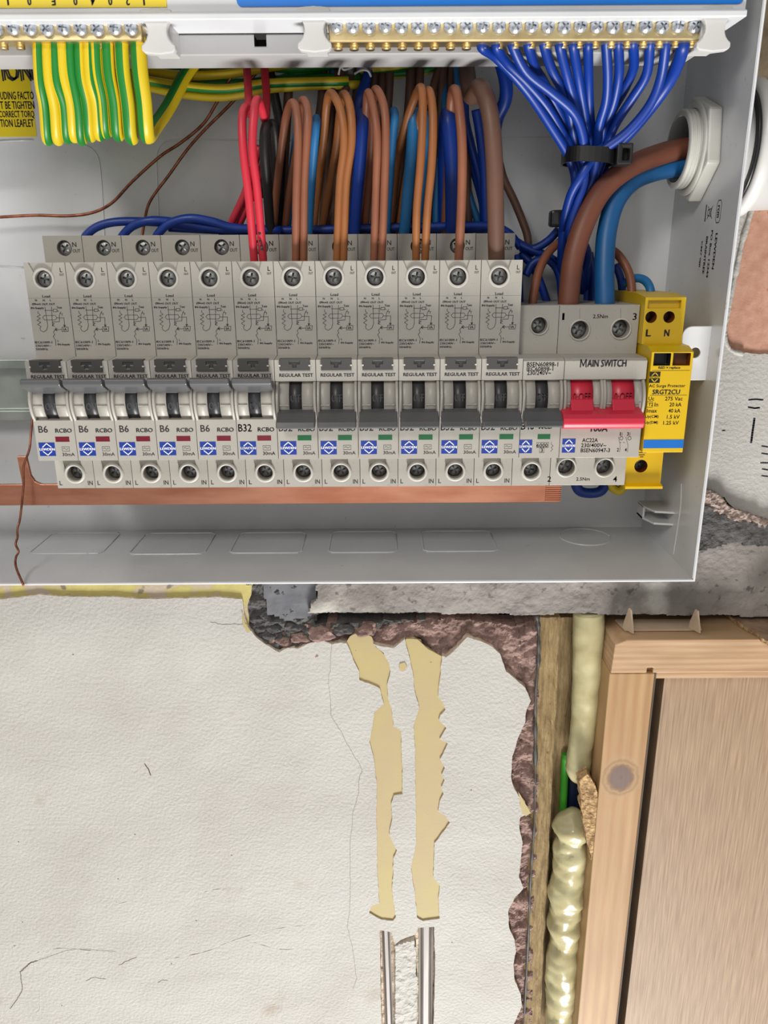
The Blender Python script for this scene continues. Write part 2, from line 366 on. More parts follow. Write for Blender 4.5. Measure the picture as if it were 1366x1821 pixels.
def relief(mb, pts, D, amp, scale, m, step=1.6, octv=4, holes=None, base=None, seed=0, thick=10, side=None):
    """broken masonry: a grid inside a pixel outline, pushed in and out by noise, with sides so that it has body"""
    poly = px_poly(pts, D)
    xs = [p[0] for p in poly]; zs = [p[1] for p in poly]; x0, x1, z0, z1 = min(xs), max(xs), min(zs), max(zs)
    def inside(x, z):
        c = False; n = len(poly)
        for i in range(n):
            (ax, az), (bx, bz) = poly[i], poly[(i+1) % n]
            if (az > z) != (bz > z) and x < (bx-ax)*(z-az)/(bz-az)+ax: c = not c
        return c
    nx = int((x1-x0)/step)+2; nz = int((z1-z0)/step)+2; idx = {}; vs_ = []; fs = []; back = {}
    def vert(i, j):
        if (i, j) not in idx:
            x, z = x0+i*step, z0+j*step; q = Vector((x, z, seed*10.0))
            hgt = mn.fractal(q*scale, 1.0, 2.1, octv)
            idx[(i, j)] = len(vs_)
            vs_.append((x+.5*mn.noise(q*.9), D-amp*hgt-(.35*amp*(1-2*abs(mn.noise(q*scale*.7)))), z+.5*mn.noise(q*.9+Vector((7, 0, 0)))))
        return idx[(i, j)]
    cells = {(i, j) for i in range(nx) for j in range(nz) if inside(x0+(i+.5)*step, z0+(j+.5)*step)}
    for i, j in cells: fs.append((vert(i, j), vert(i+1, j), vert(i+1, j+1), vert(i, j+1)))
    def bv(k):
        if k not in back: back[k] = len(vs_); v = vs_[k]; vs_.append((v[0], D+thick, v[2]))
        return back[k]
    for i, j in cells:
        for di, dj, a, b in ((0, -1, (i, j), (i+1, j)), (1, 0, (i+1, j), (i+1, j+1)), (0, 1, (i+1, j+1), (i, j+1)), (-1, 0, (i, j+1), (i, j))):
            if (i+di, j+dj) not in cells: p, q = idx[a], idx[b]; fs.append((p, bv(p), bv(q), q))
    mb.add(vs_, fs, m, False); return mb

# deep backing wall, coloured dark to stand for shade in the voids
b = MB(); b.box(-700, 700, 470, 500, -900, 500, mat('void_shade_brown', (70, 58, 46), .95, nscale=60, c2=(44, 36, 30), bump=.5, bscale=300)); struct(b.build('wall_core', org=(0, 470, -900)))

# painted plaster left and below
FL1 = [(617, 1142), (630, 1128), (645, 1126), (661, 1132), (664, 1145), (682, 1162), (692, 1180), (694, 1195), (689, 1215), (690, 1240), (697, 1262), (700, 1292), (713, 1300),
    (715, 1350), (716, 1412), (700, 1415), (696, 1430), (697, 1460), (692, 1485), (706, 1512), (700, 1525), (698, 1590), (704, 1630), (699, 1638), (680, 1636), (656, 1624), (662, 1610), (675, 1606), (672, 1560), (670, 1500), (670, 1400), (666, 1350), (657, 1320), (666, 1268), (682, 1252), (676, 1225), (655, 1215), (639, 1210), (638, 1195)]
FL2 = [(724, 1133), (742, 1137), (762, 1155), (781, 1166), (783, 1200), (779, 1240), (788, 1250), (792, 1262), (783, 1272), (780, 1280), (794, 1295), (788, 1306), (782, 1314), (796, 1322), (790, 1336), (783, 1350), (791, 1366), (786, 1378), (791, 1388), (785, 1400),
    (789, 1412), (782, 1425), (779, 1443), (792, 1450), (800, 1463), (786, 1482), (773, 1500), (771, 1560), (782, 1575), (780, 1600), (782, 1634), (752, 1638), (742, 1632), (738, 1590), (731, 1545), (740, 1500), (739, 1400), (738, 1330), (735, 1290), (746, 1260), (738, 1230), (733, 1190)]
outer = px_poly([(-600, 1070), (0, 1066), (70, 1058), (130, 1062), (200, 1061), (260, 1066), (320, 1064), (385, 1062), (431, 1066), (433, 1088), (440, 1112), (452, 1130), (472, 1146), (496, 1160),
  (512, 1152), (530, 1154), (552, 1143), (575, 1139), (590, 1146), (606, 1143), (617, 1144)]+FL1[:3:-1]+[(672, 1148), (700, 1153), (720, 1137)]+FL2[:3:-1]+[(786, 1166),
  (794, 1169), (806, 1158), (832, 1133), (858, 1142), (876, 1150), (890, 1163), (901, 1195), (918, 1208), (934, 1224), (945, 1246), (936, 1262), (934, 1285),
  (920, 1316), (912, 1345), (909, 1380), (914, 1402), (928, 1424), (941, 1446), (925, 1453), (924, 1472), (929, 1500), (926, 1535), (923, 1560), (931, 1580), (914, 1598),
  (904, 1620), (905, 1650), (915, 1672), (918, 1692), (913, 1715), (916, 1745), (926, 1768), (928, 1790), (914, 1821), (905, 1880), (870, 2300), (-600, 2300)], WD)
outer = jag(outer, .42, 1.8, 1)
chase = jag(px_poly([(676, 1654), (697, 1658), (702, 1680), (712, 1672), (738, 1662), (743, 1650), (772, 1648), (774, 1700), (773, 1760), (770, 1860), (680, 1860), (677, 1760)], WD), .3, 2, 4)
plinth = MB(); sheet(plinth, outer, [chase], WD, WD+9, PLAS, PLE)
# cracks and scuffs in the paint
CR = mat('dark_crack_mark', (118, 106, 96), .9); CR2 = mat('faint_crack', (150, 144, 136), .9)  # flat darker lines and specks drawn on the plaster
def crack(mb, pts, wd, m, D=WD-.05, j=.8):
    q = [(lambda p: (p.x, p.z))(P(u, v, D)) for u, v in pts]; o = []
    for i in range(len(q)-1):
        for k in range(5):
            t = k/5; x = q[i][0]+(q[i+1][0]-q[i][0])*t; z = q[i][1]+(q[i+1][1]-q[i][1])*t
            o.append((x+j*mn.noise(Vector((x*.7, z*.7, 2))), z+j*mn.noise(Vector((x*.7, z*.7, 8)))))
    o.append(q[-1]); mb.line(o, wd, m, org=(0, D, 0))
crack(plinth, [(588, 1252), (588, 1272), (606, 1300), (625, 1335), (644, 1368), (638, 1385), (638, 1410), (626, 1450), (622, 1520), (624, 1580), (618, 1650), (628, 1690), (634, 1740), (628, 1760)], .35, CR2)
crack(plinth, [(590, 1146), (588, 1180), (584, 1215), (588, 1252)], .3, CR2)
crack(plinth, [(38, 1728), (55, 1712), (75, 1705), (120, 1690), (150, 1688), (205, 1692)], .5, CR2)
crack(plinth, [(36, 1728), (40, 1760), (30, 1778), (18, 1794)], .6, CR)
crack(plinth, [(36, 1728), (50, 1714), (66, 1709)], .7, CR)
crack(plinth, [(212, 1716), (228, 1708), (243, 1702)], .5, CR)
crack(plinth, [(153, 1744), (166, 1738), (188, 1741)], .45, CR); crack(plinth, [(281, 1748), (289, 1742), (298, 1744)], .4, CR)
for rp, rr in (([(292, 1706), (330, 1700), (372, 1690), (400, 1678), (440, 1664), (500, 1650), (560, 1644)], .8), ([(440, 1672), (500, 1688), (560, 1682)], .5), ([(66, 1694), (110, 1686), (160, 1690), (208, 1694)], .7), ([(352, 1590), (380, 1582), (415, 1580)], .6), ([(68, 1740), (72, 1790), (58, 1812)], .5), ([(204, 1600), (214, 1606), (250, 1596)], .5)):
    plinth.tube([P(u, v, WD+rr*.62) for u, v in rp], rr*.9, PLAS, n=8, sub=14, rfun=lambda t: .75+.5*mn.noise(Vector((t*22, rr, 0)))+.2*math.sin(t*3.1), jit=.4)
crack(plinth, [(257, 1358), (264, 1368), (268, 1379)], .7, mat('scuff', (126, 106, 100), .9), j=.1)
crack(plinth, [(374, 1106), (395, 1110), (431, 1110)], .35, CR)
for u, v in ((240, 1484), (33, 1497), (130, 1164), (40, 1640), (210, 1563), (412, 1521), (349, 1637), (26, 1682), (110, 1788), (305, 1714), (838, 1405), (804, 1676)):
    p = P(u, v, WD-.06); plinth.lathe([(.5, 0), (.4, -.05)], p, (0, 1, 0), CR, 7)
struct(plinth.build('wall_lower_left', org=P(300, 1821, WD)))

# yellow strip of old paint below the enclosure
b = MB(); sheet(b, jag(px_poly([(-600, 980), (470, 980), (447, 1050), (440, 1075), (445, 1120), (-600, 1120)], WD+2), .8, 3, 7), [], WD+2, WD+10, YP2, PLE)
struct(b.build('wall_old_paint_strip', org=P(200, 1060, WD+2)))
for fl, tops in ((FL1, [(612, 1150), (622, 1132), (630, 1128), (645, 1126), (661, 1132), (668, 1150)]), (FL2, [(716, 1150), (722, 1136), (742, 1137), (762, 1155), (790, 1169)])):
    us = [p[0] for p in fl]; q = tops+[(max(us)+8, 1200), (max(us)+8, 1642), (min(us)-8, 1642), (min(us)-8, 1200)]
    b = MB(); sheet(b, jag(px_poly(q, WD+.9), .3, 2, 3), [], WD+.9, WD+3, YPAINT, YPAINT); struct(b.build('wall_cream_paint', org=P(*fl[0], WD)))
for pts, dd in (([(711, 1180), (720, 1178), (724, 1186), (717, 1194), (710, 1190)], .5), ([(1001-79, 1408), (932, 1425), (944, 1446), (935, 1452), (927, 1440)], .4), ([(430, 1085), (436, 1108), (446, 1122), (440, 1126), (432, 1112)], .4)):
    b = MB(); sheet(b, jag(px_poly(pts, WD-.4), .2, 1.5, 3), [], WD-dd, WD+.1, YPAINT, YPAINT); struct(b.build('wall_paint_chip', org=P(*pts[0], WD)))
# metal cappings in the chase
for nm, lab, us, ue, wd in (('cable_capping', 'narrow grey metal capping strip in the plaster chase, left one', 686, 694, 3.0), ('cable_capping', 'narrow grey metal capping strip in the plaster chase, right one', 758, 757, 5.0)):
    p0, p1 = P(us, 1640, WD+5), P(ue, 1870, WD+5); b = MB()
    pr = [(-wd, 1.2), (-wd*.75, .9), (-wd*.6, -.6), (-wd*.35, -1.4), (wd*.35, -1.4), (wd*.6, -.6), (wd*.75, .9), (wd, 1.2), (wd, 2.4), (-wd, 2.4)]
    n = len(pr); vs_ = [(p.x+a, WD+5+c, p.z) for p in (p0, p1) for a, c in pr]
    b.add(vs_, [(i, (i+1) % n, n+(i+1) % n, n+i) for i in range(n)]+[tuple(range(n)), tuple(range(2*n-1, n-1, -1))], CONDM)
    tag(b.build(nm, org=p1), lab, 'metal capping', None)
b = MB(); relief(b, [(655, 1625), (800, 1625), (800, 1880), (655, 1880)], WD+8, 1.2, .12, PLE, 2); struct(b.build('wall_chase_back', org=P(720, 1850, WD+8)))
b = MB(); relief(b, [(703, 1682), (738, 1672), (741, 1740), (743, 1870), (704, 1870)], WD+2, .7, .2, PLAS, 1.1, seed=4); struct(b.build('wall_chase_plaster', org=P(720, 1850, WD+2)))

# broken brick and mortar round the lintel
b = MB(); relief(b, [(470, 1124), (520, 1110), (600, 1106), (700, 1106), (800, 1100), (850, 1104), (905, 1112), (955, 1104), (960, 1300), (953, 1500), (946, 1650), (945, 1900), (890, 1900), (880, 1600), (890, 1300), (840, 1190), (700, 1190), (560, 1175), (490, 1170)], WD+5, 4.0, .11, BRICK, .9, seed=1, thick=14)
struct(b.build('wall_broken_brick', org=P(700, 1150, WD+5)))
b = MB(); relief(b, [(425, 1030), (575, 1030), (568, 1080), (560, 1108), (640, 1106), (760, 1100), (640, 1118), (560, 1130), (520, 1165), (480, 1165), (445, 1140), (428, 1090)], WD+4, 3.2, .16, DCON, 1.0, seed=2, thick=14)
struct(b.build('wall_dark_mortar', org=P(500, 1130, WD+4)))
b = MB(); relief(b, [(466, 1000), (566, 1000), (562, 1060), (548, 1098), (512, 1104), (474, 1090)], WD+1.5, .5, .06, SLATE, 1.4, seed=3, thick=14)
struct(b.build('wall_smooth_patch', org=P(500, 1100, WD+1)))
for k, (u, v, r) in enumerate(((505, 1140, 5), (535, 1132, 6), (572, 1125, 8), (610, 1118, 6), (478, 1128, 5), (456, 1100, 4), (650, 1120, 6), (520, 1115, 5), (462, 1118, 4), (490, 1118, 4.5))):
    p = P(u, v, WD+4); m_ = MB(); bm = bmesh.new(); bmesh.ops.create_icosphere(bm, subdivisions=3, radius=1)
    for vv in bm.verts:
        q = vv.co*(1+.45*mn.noise(vv.co*1.3+Vector((k*3, 0, 0)))+.18*mn.noise(vv.co*4+Vector((k*3, 0, 0)))); vv.co = Vector((q.x*r*1.1, q.y*r*.7, q.z*r*.62))+p
    bm.verts.index_update(); m_.add([vv.co for vv in bm.verts], [tuple(x.index for x in f.verts) for f in bm.faces], BRICK if k in (0, 1, 2, 6) else DCON); bm.free()
    tag(m_.build('mortar_lump', org=p), ['reddish rubble lump in the left pocket beside the plaster', 'reddish lump of brick right of the pocket under the lintel', 'broad reddish brick lump left of the lintel seam', 'dark mortar lump tight under the lintel seam',
        'dark lump at the lower left of the pocket', 'small dark lump against the pocket left rim', 'reddish brick lump left of the cream paint strip top', 'dark lump high in the middle of the pocket', 'tiny dark lump at the pocket left rim, lower one', 'small dark lump below the smooth grey patch'][k], 'rubble')

# concrete lintel
LF = 420.5
b = MB(); relief(b, [(570, 880), (1240, 880), (1262, 908), (1300, 918), (1340, 928), (1460, 940), (1900, 945), (1900, 1096), (1366, 1096), (1240, 1094), (1100, 1092), (1010, 1090), (950, 1094), (860, 1090), (700, 1090), (548, 1090), (556, 1072), (566, 1062), (562, 1045), (571, 1030), (566, 1000)], LF, 1.0, .09, CONC, 1.0, seed=5, thick=40)
struct(b.build('wall_lintel', org=P(900, 1095, WD)))
b = MB(); relief(b, [(1225, 905), (1262, 900), (1300, 922), (1340, 930), (1900, 955), (1900, 980), (1366, 972), (1300, 965), (1270, 975), (1225, 980)], LF-1.2, 1.1, .12, DCON, 1.0, seed=6, thick=10)
struct(b.build('wall_dark_band', org=P(1300, 950, WD)))
b = MB(); relief(b, [(1225, 868), (1262, 872), (1282, 882), (1296, 902), (1325, 912), (1366, 926), (1480, 946), (1900, 946), (1900, 958), (1366, 940), (1330, 932), (1290, 920), (1262, 904), (1225, 908)], LF-.8, 1.8, .25, PEDGE, .8, seed=8, thick=8)
struct(b.build('wall_broken_edge', org=P(1300, 900, WD)))

# painted plaster to the right of the enclosure with a bare pink patch
outer = jag(px_poly([(1150, -200), (2500, -200), (2500, 950), (1420, 938), (1366, 928), (1335, 918), (1305, 905), (1288, 885), (1262, 878), (1235, 876), (1150, 876)], WD), .7, 3, 2)
pinkp = px_poly([(1343, 358), (1366, 352), (1480, 340), (1480, 632), (1318, 628), (1296, 616), (1289, 596), (1294, 560), (1310, 480), (1328, 400)], WD)
hole = jag(pinkp, .5, 1.6, 3)
topp = jag(px_poly([(1325, -120), (1480, -120), (1480, 185), (1352, 170), (1338, 150)], WD), .6, 2, 5)
b = MB(); sheet(b, outer, [hole, topp], WD, WD+6, PLAS, PLE)
for seg, wd in (([(1332, 711), (1344, 710), (1357, 711)], .85), ([(1331, 724), (1342, 726), (1351, 725)], .85), ([(1342, 744), (1339, 765), (1336, 787)], 1.2), ([(1355, 793), (1375, 796)], .8), ([(1355, 806), (1375, 809)], .8),
                ([(1353, 823), (1375, 823)], .8), ([(1356, 834), (1375, 837)], .8), ([(1355, 846), (1375, 848)], .8)):
    crack(b, seg, wd, MARK, j=.08)
crack(b, [(1283, 765), (1290, 766)], .7, CR2)
struct(b.build('wall_right', org=P(1300, 870, WD)))
b = MB(); sheet(b, px_poly([(1270, 330), (1500, 320), (1500, 650), (1270, 650)], WD+1.2), [], WD+1.2, WD+6, PINK, PINK); struct(b.build('wall_pink_patch', org=P(1340, 620, WD+1)))
b = MB(); relief(b, [(1310, -140), (1500, -140), (1500, 200), (1310, 200)], WD+2.5, 1.5, .1, BEIGE, 1.5, seed=9); struct(b.build('wall_beige_render', org=P(1350, 180, WD+2)))
# crumbly paint line left of the pink patch
b = MB(); b.tube([P(u, v, WD-.3) for u, v in ((1342, 356), (1329, 400), (1318, 440), (1308, 490), (1297, 545), (1290, 580), (1290, 604), (1300, 622), (1322, 630))], 1.3, WHITE if False else PLAS, n=8, sub=10, rfun=lambda t: 1+.5*mn.noise(Vector((t*60, 0, 0)))+.3*mn.noise(Vector((t*160, 4, 0))), jit=.5)
struct(b.build('wall_paint_ridge', org=P(1300, 500, WD)))

# ---------------------------------------------------------------- timber, foam, panel at the lower right
def rough_board(name, x_top, w_top, x_bot, w_bot, D, thick, zt, zb, m, amp, seed, label):
    b = MB(); NZ, NX = 130, 12; vs_ = []; fs = []
    for j in range(NZ+1):
        t = j/NZ; z = zt+(zb-zt)*t; xc = x_top+(x_bot-x_top)*t; wd = w_top+(w_bot-w_top)*t
        ring = [(-.5+i/NX, 0.0) for i in range(NX+1)]+[(.5, 1.0), (-.5, 1.0)]
        for a, d in ring:
            q = Vector((a*wd*.25, z*.05, seed)); e = amp*mn.fractal(q, 1, 2, 4)
            round_ = .0 if d else (2*abs(a))**6*1.4
            vs_.append((xc+a*wd+(amp*.7*mn.noise(Vector((a*3, z*.09, seed+3)))), D+d*thick+(round_+e if not d else 0), z))
    n = NX+3
    for j in range(NZ):
        for i in range(n): k = (i+1) % n; fs.append((j*n+i, j*n+k, (j+1)*n+k, (j+1)*n+i))
    fs += [tuple(range(n)), tuple(range(len(vs_)-1, len(vs_)-n-1, -1))]
    b.add(vs_, fs, m, False); return tag(b.build(name, org=(x_bot, D, zb)), label, 'timber board')
pT = P(978, 1098, 428); pB = P(944, 1850, 428)
rough_board('rough_board', pT.x, 13.5, pB.x, 13, 428, 12, pT.z, pB.z, ROUGH, .9, 1, 'rough sawn board standing upright beside the broken plaster edge')
pT = P(1006, 1098, 441); pB = P(968, 1850, 441)
rough_board('backing_board', pT.x, 15, pB.x, 15, 441, 8, pT.z, pB.z, ROUGH, .5, 2, 'timber board set back behind the rough board')  # second board, recessed, same timber colour
b = MB(); NV = 60; L0 = []
mem = [(955, 1092), (958, 1130), (957, 1180), (953, 1240), (952, 1330), (951, 1450), (944, 1560), (941, 1640), (936, 1740), (930, 1860)]
b.tube([P(u, v, 425.5) for u, v in mem], .9, mat('grey_membrane', (78, 75, 71), .6, nscale=120, c2=(44, 42, 40)), n=8, sub=12, jit=.9, rfun=lambda t: .7+.7*mn.noise(Vector((t*40, 1, 0)))+.5*(1-t))
struct(b.build('trim_1', org=P(930, 1850, 425)))

def foam(name, pts, r, rf, seed, label, D=None):
    b = MB(); b.tube([P(*p) for p in pts], r, FOAM, n=28, sub=14, rfun=rf)
    for i, v in enumerate(b.v):
        q = v*.11+Vector((seed, 0, 0)); d = mn.noise(q)*2.0+mn.noise(q*2.6)*.9+mn.noise(q*6)*.25
        c = (v-P(1020, 1400, 430)); d *= (.45 if seed == 3 else 1.15); b.v[i] = v+Vector((c.x*.0, -d*.8, 0))+Vector((d*.55*(1 if v.x > P(1020, 1400, 430).x else -1), 0, d*.2))
    for i in range(len(b.s)): b.s[i] = True
    return tag(b.build(name, org=P(*pts[-1])), label, 'expanding foam')
def r1(t): return (.86+.10*math.sin(t*5+1)+.22*max(0, t-.55))*min(1, (1-t)*7+.02)**.5
foam('foam_bead', [(1047, 1085, 428), (1046, 1160, 427), (1042, 1230, 427), (1036, 1300, 426), (1030, 1352, 426), (1027, 1392, 426)], 9.6, r1, 3, 'smooth cream bead of expanding foam hanging down from the lintel')
def r2(t): return (.86+.30*mn.noise(Vector((t*9, 3.3, 0)))+.12*mn.noise(Vector((t*21, 7.7, 0))))*min(1, t*9+.03)**.5*(1.18-.25*t)
foam('foam_bead', [(1021, 1438, 428), (1018, 1480, 426), (1014, 1540, 425), (1008, 1600, 425), (1006, 1650, 426), (1002, 1710, 426), (999, 1770, 426), (996, 1860, 426)], 12.6, r2, 11, 'lumpy glossy bead of expanding foam beside the lower half of the post')
b = MB(); b.tube([P(1006, 1340, 440), P(1003, 1400, 440), P(1000, 1470, 440)], 2.6, GREENC); tag(b.build('green_cable', org=P(1002, 1470, 440)), 'short length of green cable glimpsed in the gap between the foam beads', 'cable')
b = MB(); b.tube([P(1020, 1340, 444), P(1019, 1400, 444), P(1018, 1470, 444)], 4.2, NAVY); tag(b.build('navy_cable', org=P(1018, 1470, 444)), 'dark navy cable glimpsed in the gap between the foam beads', 'cable')
sp_ = jag(px_poly([(1030, 1385), (1044, 1376), (1056, 1390), (1063, 1410), (1064, 1470), (1060, 1505), (1052, 1530), (1046, 1505), (1040, 1470), (1033, 1430)], 406), .9, 1.8, 6)
b = MB(); sheet(b, sp_, [], 405, 413, SPL, SPL); tag(b.build('splinter', org=P(1050, 1530, 418)), 'pale torn chipboard splinter wedged between foam and timber post', 'wood splinter')

TF = 404.0; TX0, TX1 = P(1085, 1190, TF).x, P(1166, 1190, TF).x
zt = P(1125, 1196, TF).z; zr = P(1125, 1137, TF).z
kn = P(1104, 1383, TF)
PINEP = wood('pine_post', (176, 142, 98), (156, 122, 80), 46, (4, 1, .35), knot=((kn.x-TX0)*.001, 0, (kn.z+600)*.001), wave=45)
b = MB(); b.box(TX0, TX1, TF, 440, -600, zt-.4, PINEP); b = bake(b, [], .7); tag(b.build('timber_post', org=(TX0, TF, -600)), 'pale pine post with a dark round knot beside the oak panel', 'timber post')
b = MB(); b.prism([(TX0+.5, zt-19*0+0), (700, zt), (700, zr), (TX0+8, zr), (TX0+1.5, zr-3)], TF-.5, 446, 'y', PINER)
nick = MB(); nick.box(TX1-5, TX1-1.5, TF-3, TF+3, zt-1, zt+3.2, PINER)
b = bake(b, [nick], .5); b_ = b.build('timber_rail', org=(TX0, TF, zt)); tag(b_, 'horizontal pine batten lying across the top of the post and panel', 'timber batten')
# rail's lower strip behind the post head
b = MB(); zl = P(1250, 1203, TF+3).z; b.box(TX1+1.5, 700, TF+2, 440, zl-.5, zt-.4, PINER); tag(b.build('packing_strip', org=(TX1, TF, zl)), 'thin pine strip under the horizontal batten above the panel', 'timber strip')
b = MB(); PNX = P(1171, 1300, 416).x; b.box(PNX, 700, 416, 436, -640, zl-3, OAK); b = bake(b, [], .4); tag(b.build('oak_panel', org=(PNX, 416, -640)), 'large oak veneered panel at the lower right', 'wood panel')
# added dark strip painting the shade between post and panel
b = MB(); b.box(TX1+.3, TX1+1.2, TF+1, 440, -600, zt+3, mat('gap_shade_brown', (74, 60, 48), .7)); tag(b.build('shade_strip', org=(TX1, TF, -600)), 'thin strip of painted shade along the right edge of the pine post', 'strip')
# torn board lying at the far right
b = MB(); q = [(p.x, p.y) for p in [PZ(u, v, zr+.4) for u, v in ((1286, 1092), (1440, 1092), (1440, 1152), (1374, 1152), (1354, 1141), (1346, 1131), (1326, 1121), (1304, 1106))]]
b.prism(jag(q, .35, 2, 3), zr+.3, zr+2.6, 'z', mat('torn_board_face', (158, 130, 104), .85, nscale=120, c2=(130, 104, 82), bump=.6, bscale=300, bdist=.001), SPL)
tag(b.build('torn_board', org=P(1366, 1140, 400)), 'torn chipboard piece lying on the batten at the right edge', 'board')
# plastic clip on the batten
b = MB(); z = zr+.6
pts = [PZ(1094, 1104, z), PZ(1112, 1122, z), PZ(1248, 1121, z), PZ(1240, 1104, z)]
b.prism([(p.x, p.y) for p in pts], z-.2, z+1.0, 'z', CLIPM)
clip = empty('plastic_clip', pts[1], 'dusty beige plastic clip with two upright fins on the batten', 'plastic clip')
b.build('base', clip, pts[1])
for u0, v0 in ((1118, 1084), (1236, 1086)):
    f = MB(); a = P(u0, 1110, 413); zt2_ = P(u0, v0, 411).z
    f.prism([(408.5, z+.8), (416, z+.8), (415.5, z+5), (413, zt2_), (411.5, zt2_-.5), (409, z+4)], a.x-.45, a.x+.45, 'x', CLIPM); f.v = [v+Vector((-(v.y-412)*.45, 0, 0)) for v in f.v]; f.build('fin', clip, pts[1])

# ================================================================ ENCLOSURE
BX, BF, BZ, BB = 144.2, 341.5, -142.2, 417.0
BL, BT = -330.0, 118.0
enc = empty('consumer_unit_enclosure', (0, BB, BZ), 'open grey steel consumer unit enclosure fixed on the wall above the lintel', 'enclosure'); EO = (0, BB, BZ)
def part(b, name, bev=0, cuts=()):
    if bev or cuts: b = bake(b, cuts, bev)
    return b.build(name, enc, EO)
b = MB(); b.box(BL, BX, BB, BB+1.5, BZ, BT, ENC)
# pressed outlines on the back panel
for pts in ([(150, 258), (165, 266), (176, 285), (181, 330), (184, 380), (187, 440)], [(284, 440), (281, 360), (279, 300), (279, 272), (290, 254), (315, 249), (425, 249), (640, 249), (900, 243), (1000, 243)], [(0, 474), (45, 476)], [(0, 251), (60, 249)]):
    b.tube([P(u, v, BB-.02) for u, v in pts], .38, ENC, n=8)
part(b, 'back_panel')
b = MB(); b.box(BL, BX+1.2, BF, BB+1, BZ-1.3, BZ, ENC)
for u0, u1, v0, v1 in ((50, 180, 948, 985), (228, 362, 948, 986), (408, 535, 947, 984), (584, 706, 945, 983), (754, 886, 944, 981)):
    a, c = PZ(u0, v1, BZ), PZ(u1, v0, BZ); d = PZ(u1, v1, BZ)
    b.tube([(x, y, BZ+.05) for x, y in rrect(a.x, d.x, a.y, c.y, 4)]+[(rrect(a.x, d.x, a.y, c.y, 4)[0][0], rrect(a.x, d.x, a.y, c.y, 4)[0][1], BZ+.05)], .42, ENC, n=8, sub=2)
c0 = PZ(1043, 958, BZ); b.tube([(x, y, BZ+.05) for x, y in arc(c0.x, c0.y+3, 13.5, 0, 360, 40)], .45, ENC, n=8, sub=1)
part(b, 'bottom_panel')
b = MB(); b.box(BX, BX+1.2, BF, BB+1, BZ-1.3, BT, ENC)
b.tube([PX(1198+14, 920-60, BX), PX(1210, 905, BX), PX(1198, 985, BX)], .3, ENC, n=8)
hl = MB(); HC = P(1222, 266, 385); hl.lathe([(17.5, -6), (17.5, 6)], (BX, 385, HC.z), (1, 0, 0), ENC, 40)
side = part(b, 'side_panel', 0, [hl])
b = MB(); b.box(BL-1.2, BL, BF, BB+1, BZ-1.3, BT, ENC); part(b, 'side_panel')
b = MB(); b.box(BL, BX+1.2, BF, BB+1, BT, BT+1.2, ENC); part(b, 'top_panel')
# rolled front rim: bright thin return edge
b = MB(); b.box(BL, BX+1.3, BF-.4, BF+.5, BZ-1.3, BZ-.3, LIDM); b.box(BX+.3, BX+1.3, BF-.4, BF+.5, BZ-.5, BT, LIDM); part(b, 'front_rim', .25)
# fixing lug
lx0, lz1, lz0 = P(1212, 600, 354).x, P(1240, 580, 354).z, P(1240, 676, 354).z
b = MB(); b.prism(arc(lx0+4.5, lz1-4.5, 4.5, 180, 90, 6)+[(BX+.2, lz1), (BX+.2, lz0), (lx0, lz0)], 353.4, 354.6, 'y', LIDM)
hc = P(1236, 627, 354); hl = MB(); hl.lathe([(2.3, -5), (2.3, 5)], (hc.x, 354, hc.z), (0, 1, 0), LIDM, 24); part(b, 'fixing_lug', .2, [hl])
# small folded cover clip low on the side panel
b = MB(); a = PX(1190, 908, BX); c = P(1148, 910, 405)
for zz in (a.z+.6, a.z-5.5): b.prism([(BX+.1, 372), (BX-9, 374), (BX-12, 383), (BX-12, 392), (BX+.1, 392)], zz, zz+1, 'z', ENC)
b.prism([(BX-12, 383), (BX-11, 383), (BX-11, 392), (BX-12, 392)], a.z-5.5, a.z+1, 'z', ENC)
part(b, 'cover_clip')
# printing on the side panel
b = MB(); Rt, Ut = (0, 0, -1), (0, -1, 0); XX = BX-.08
def side_txt(t, u, v, wd, h_, bold=False): b.text(t, PX(u, v, XX), wd, h_, INK, Rt, Ut, bold)
side_txt('LEWDEN', 1271, 447, 15, 2.3, True); side_txt('PO Box 12344', 1262, 452, 20, 2.1, True); side_txt('BRAINTREE', 1254, 454, 16, 2.1, True); side_txt('CM7 0JB', 1246, 452, 11.5, 2.1, True)
o_ = PX(1262, 378, XX); R3, U3 = Vector(Rt), Vector(Ut)
b.line([(-3.3, -4.4), (3.3, -4.4)], .9, INK, Rt, Ut, o_)
for a_, c_ in (((-2.6, -2.2), (2.6, 3)), ((2.6, -2.2), (-2.6, 3)), ((-1.6, 1.8), (1.6, 1.8)), ((-1.6, 1.8), (-1.1, -2)), ((1.6, 1.8), (1.1, -2)), ((-1.1, -2), (1.1, -2))): b.line([a_, c_], .35, INK, Rt, Ut, o_)
o2 = PX(1278, 376, XX); b.line([(-4.5, -1.3), (-3, -2.4), (3, -2.4), (4.5, -1.3), (4.5, 1.3), (3, 2.4), (-3, 2.4), (-4.5, 1.3), (-4.5, -1.3)], .35, INK, Rt, Ut, o2)
b.text('rcm', o2+U3*(-.3), 5, 2.2, INK, Rt, Ut, True)
for uu, vv in ((0, 0),):
    p0 = PX(1238, 350, BX); 
part(b, 'maker_printing')

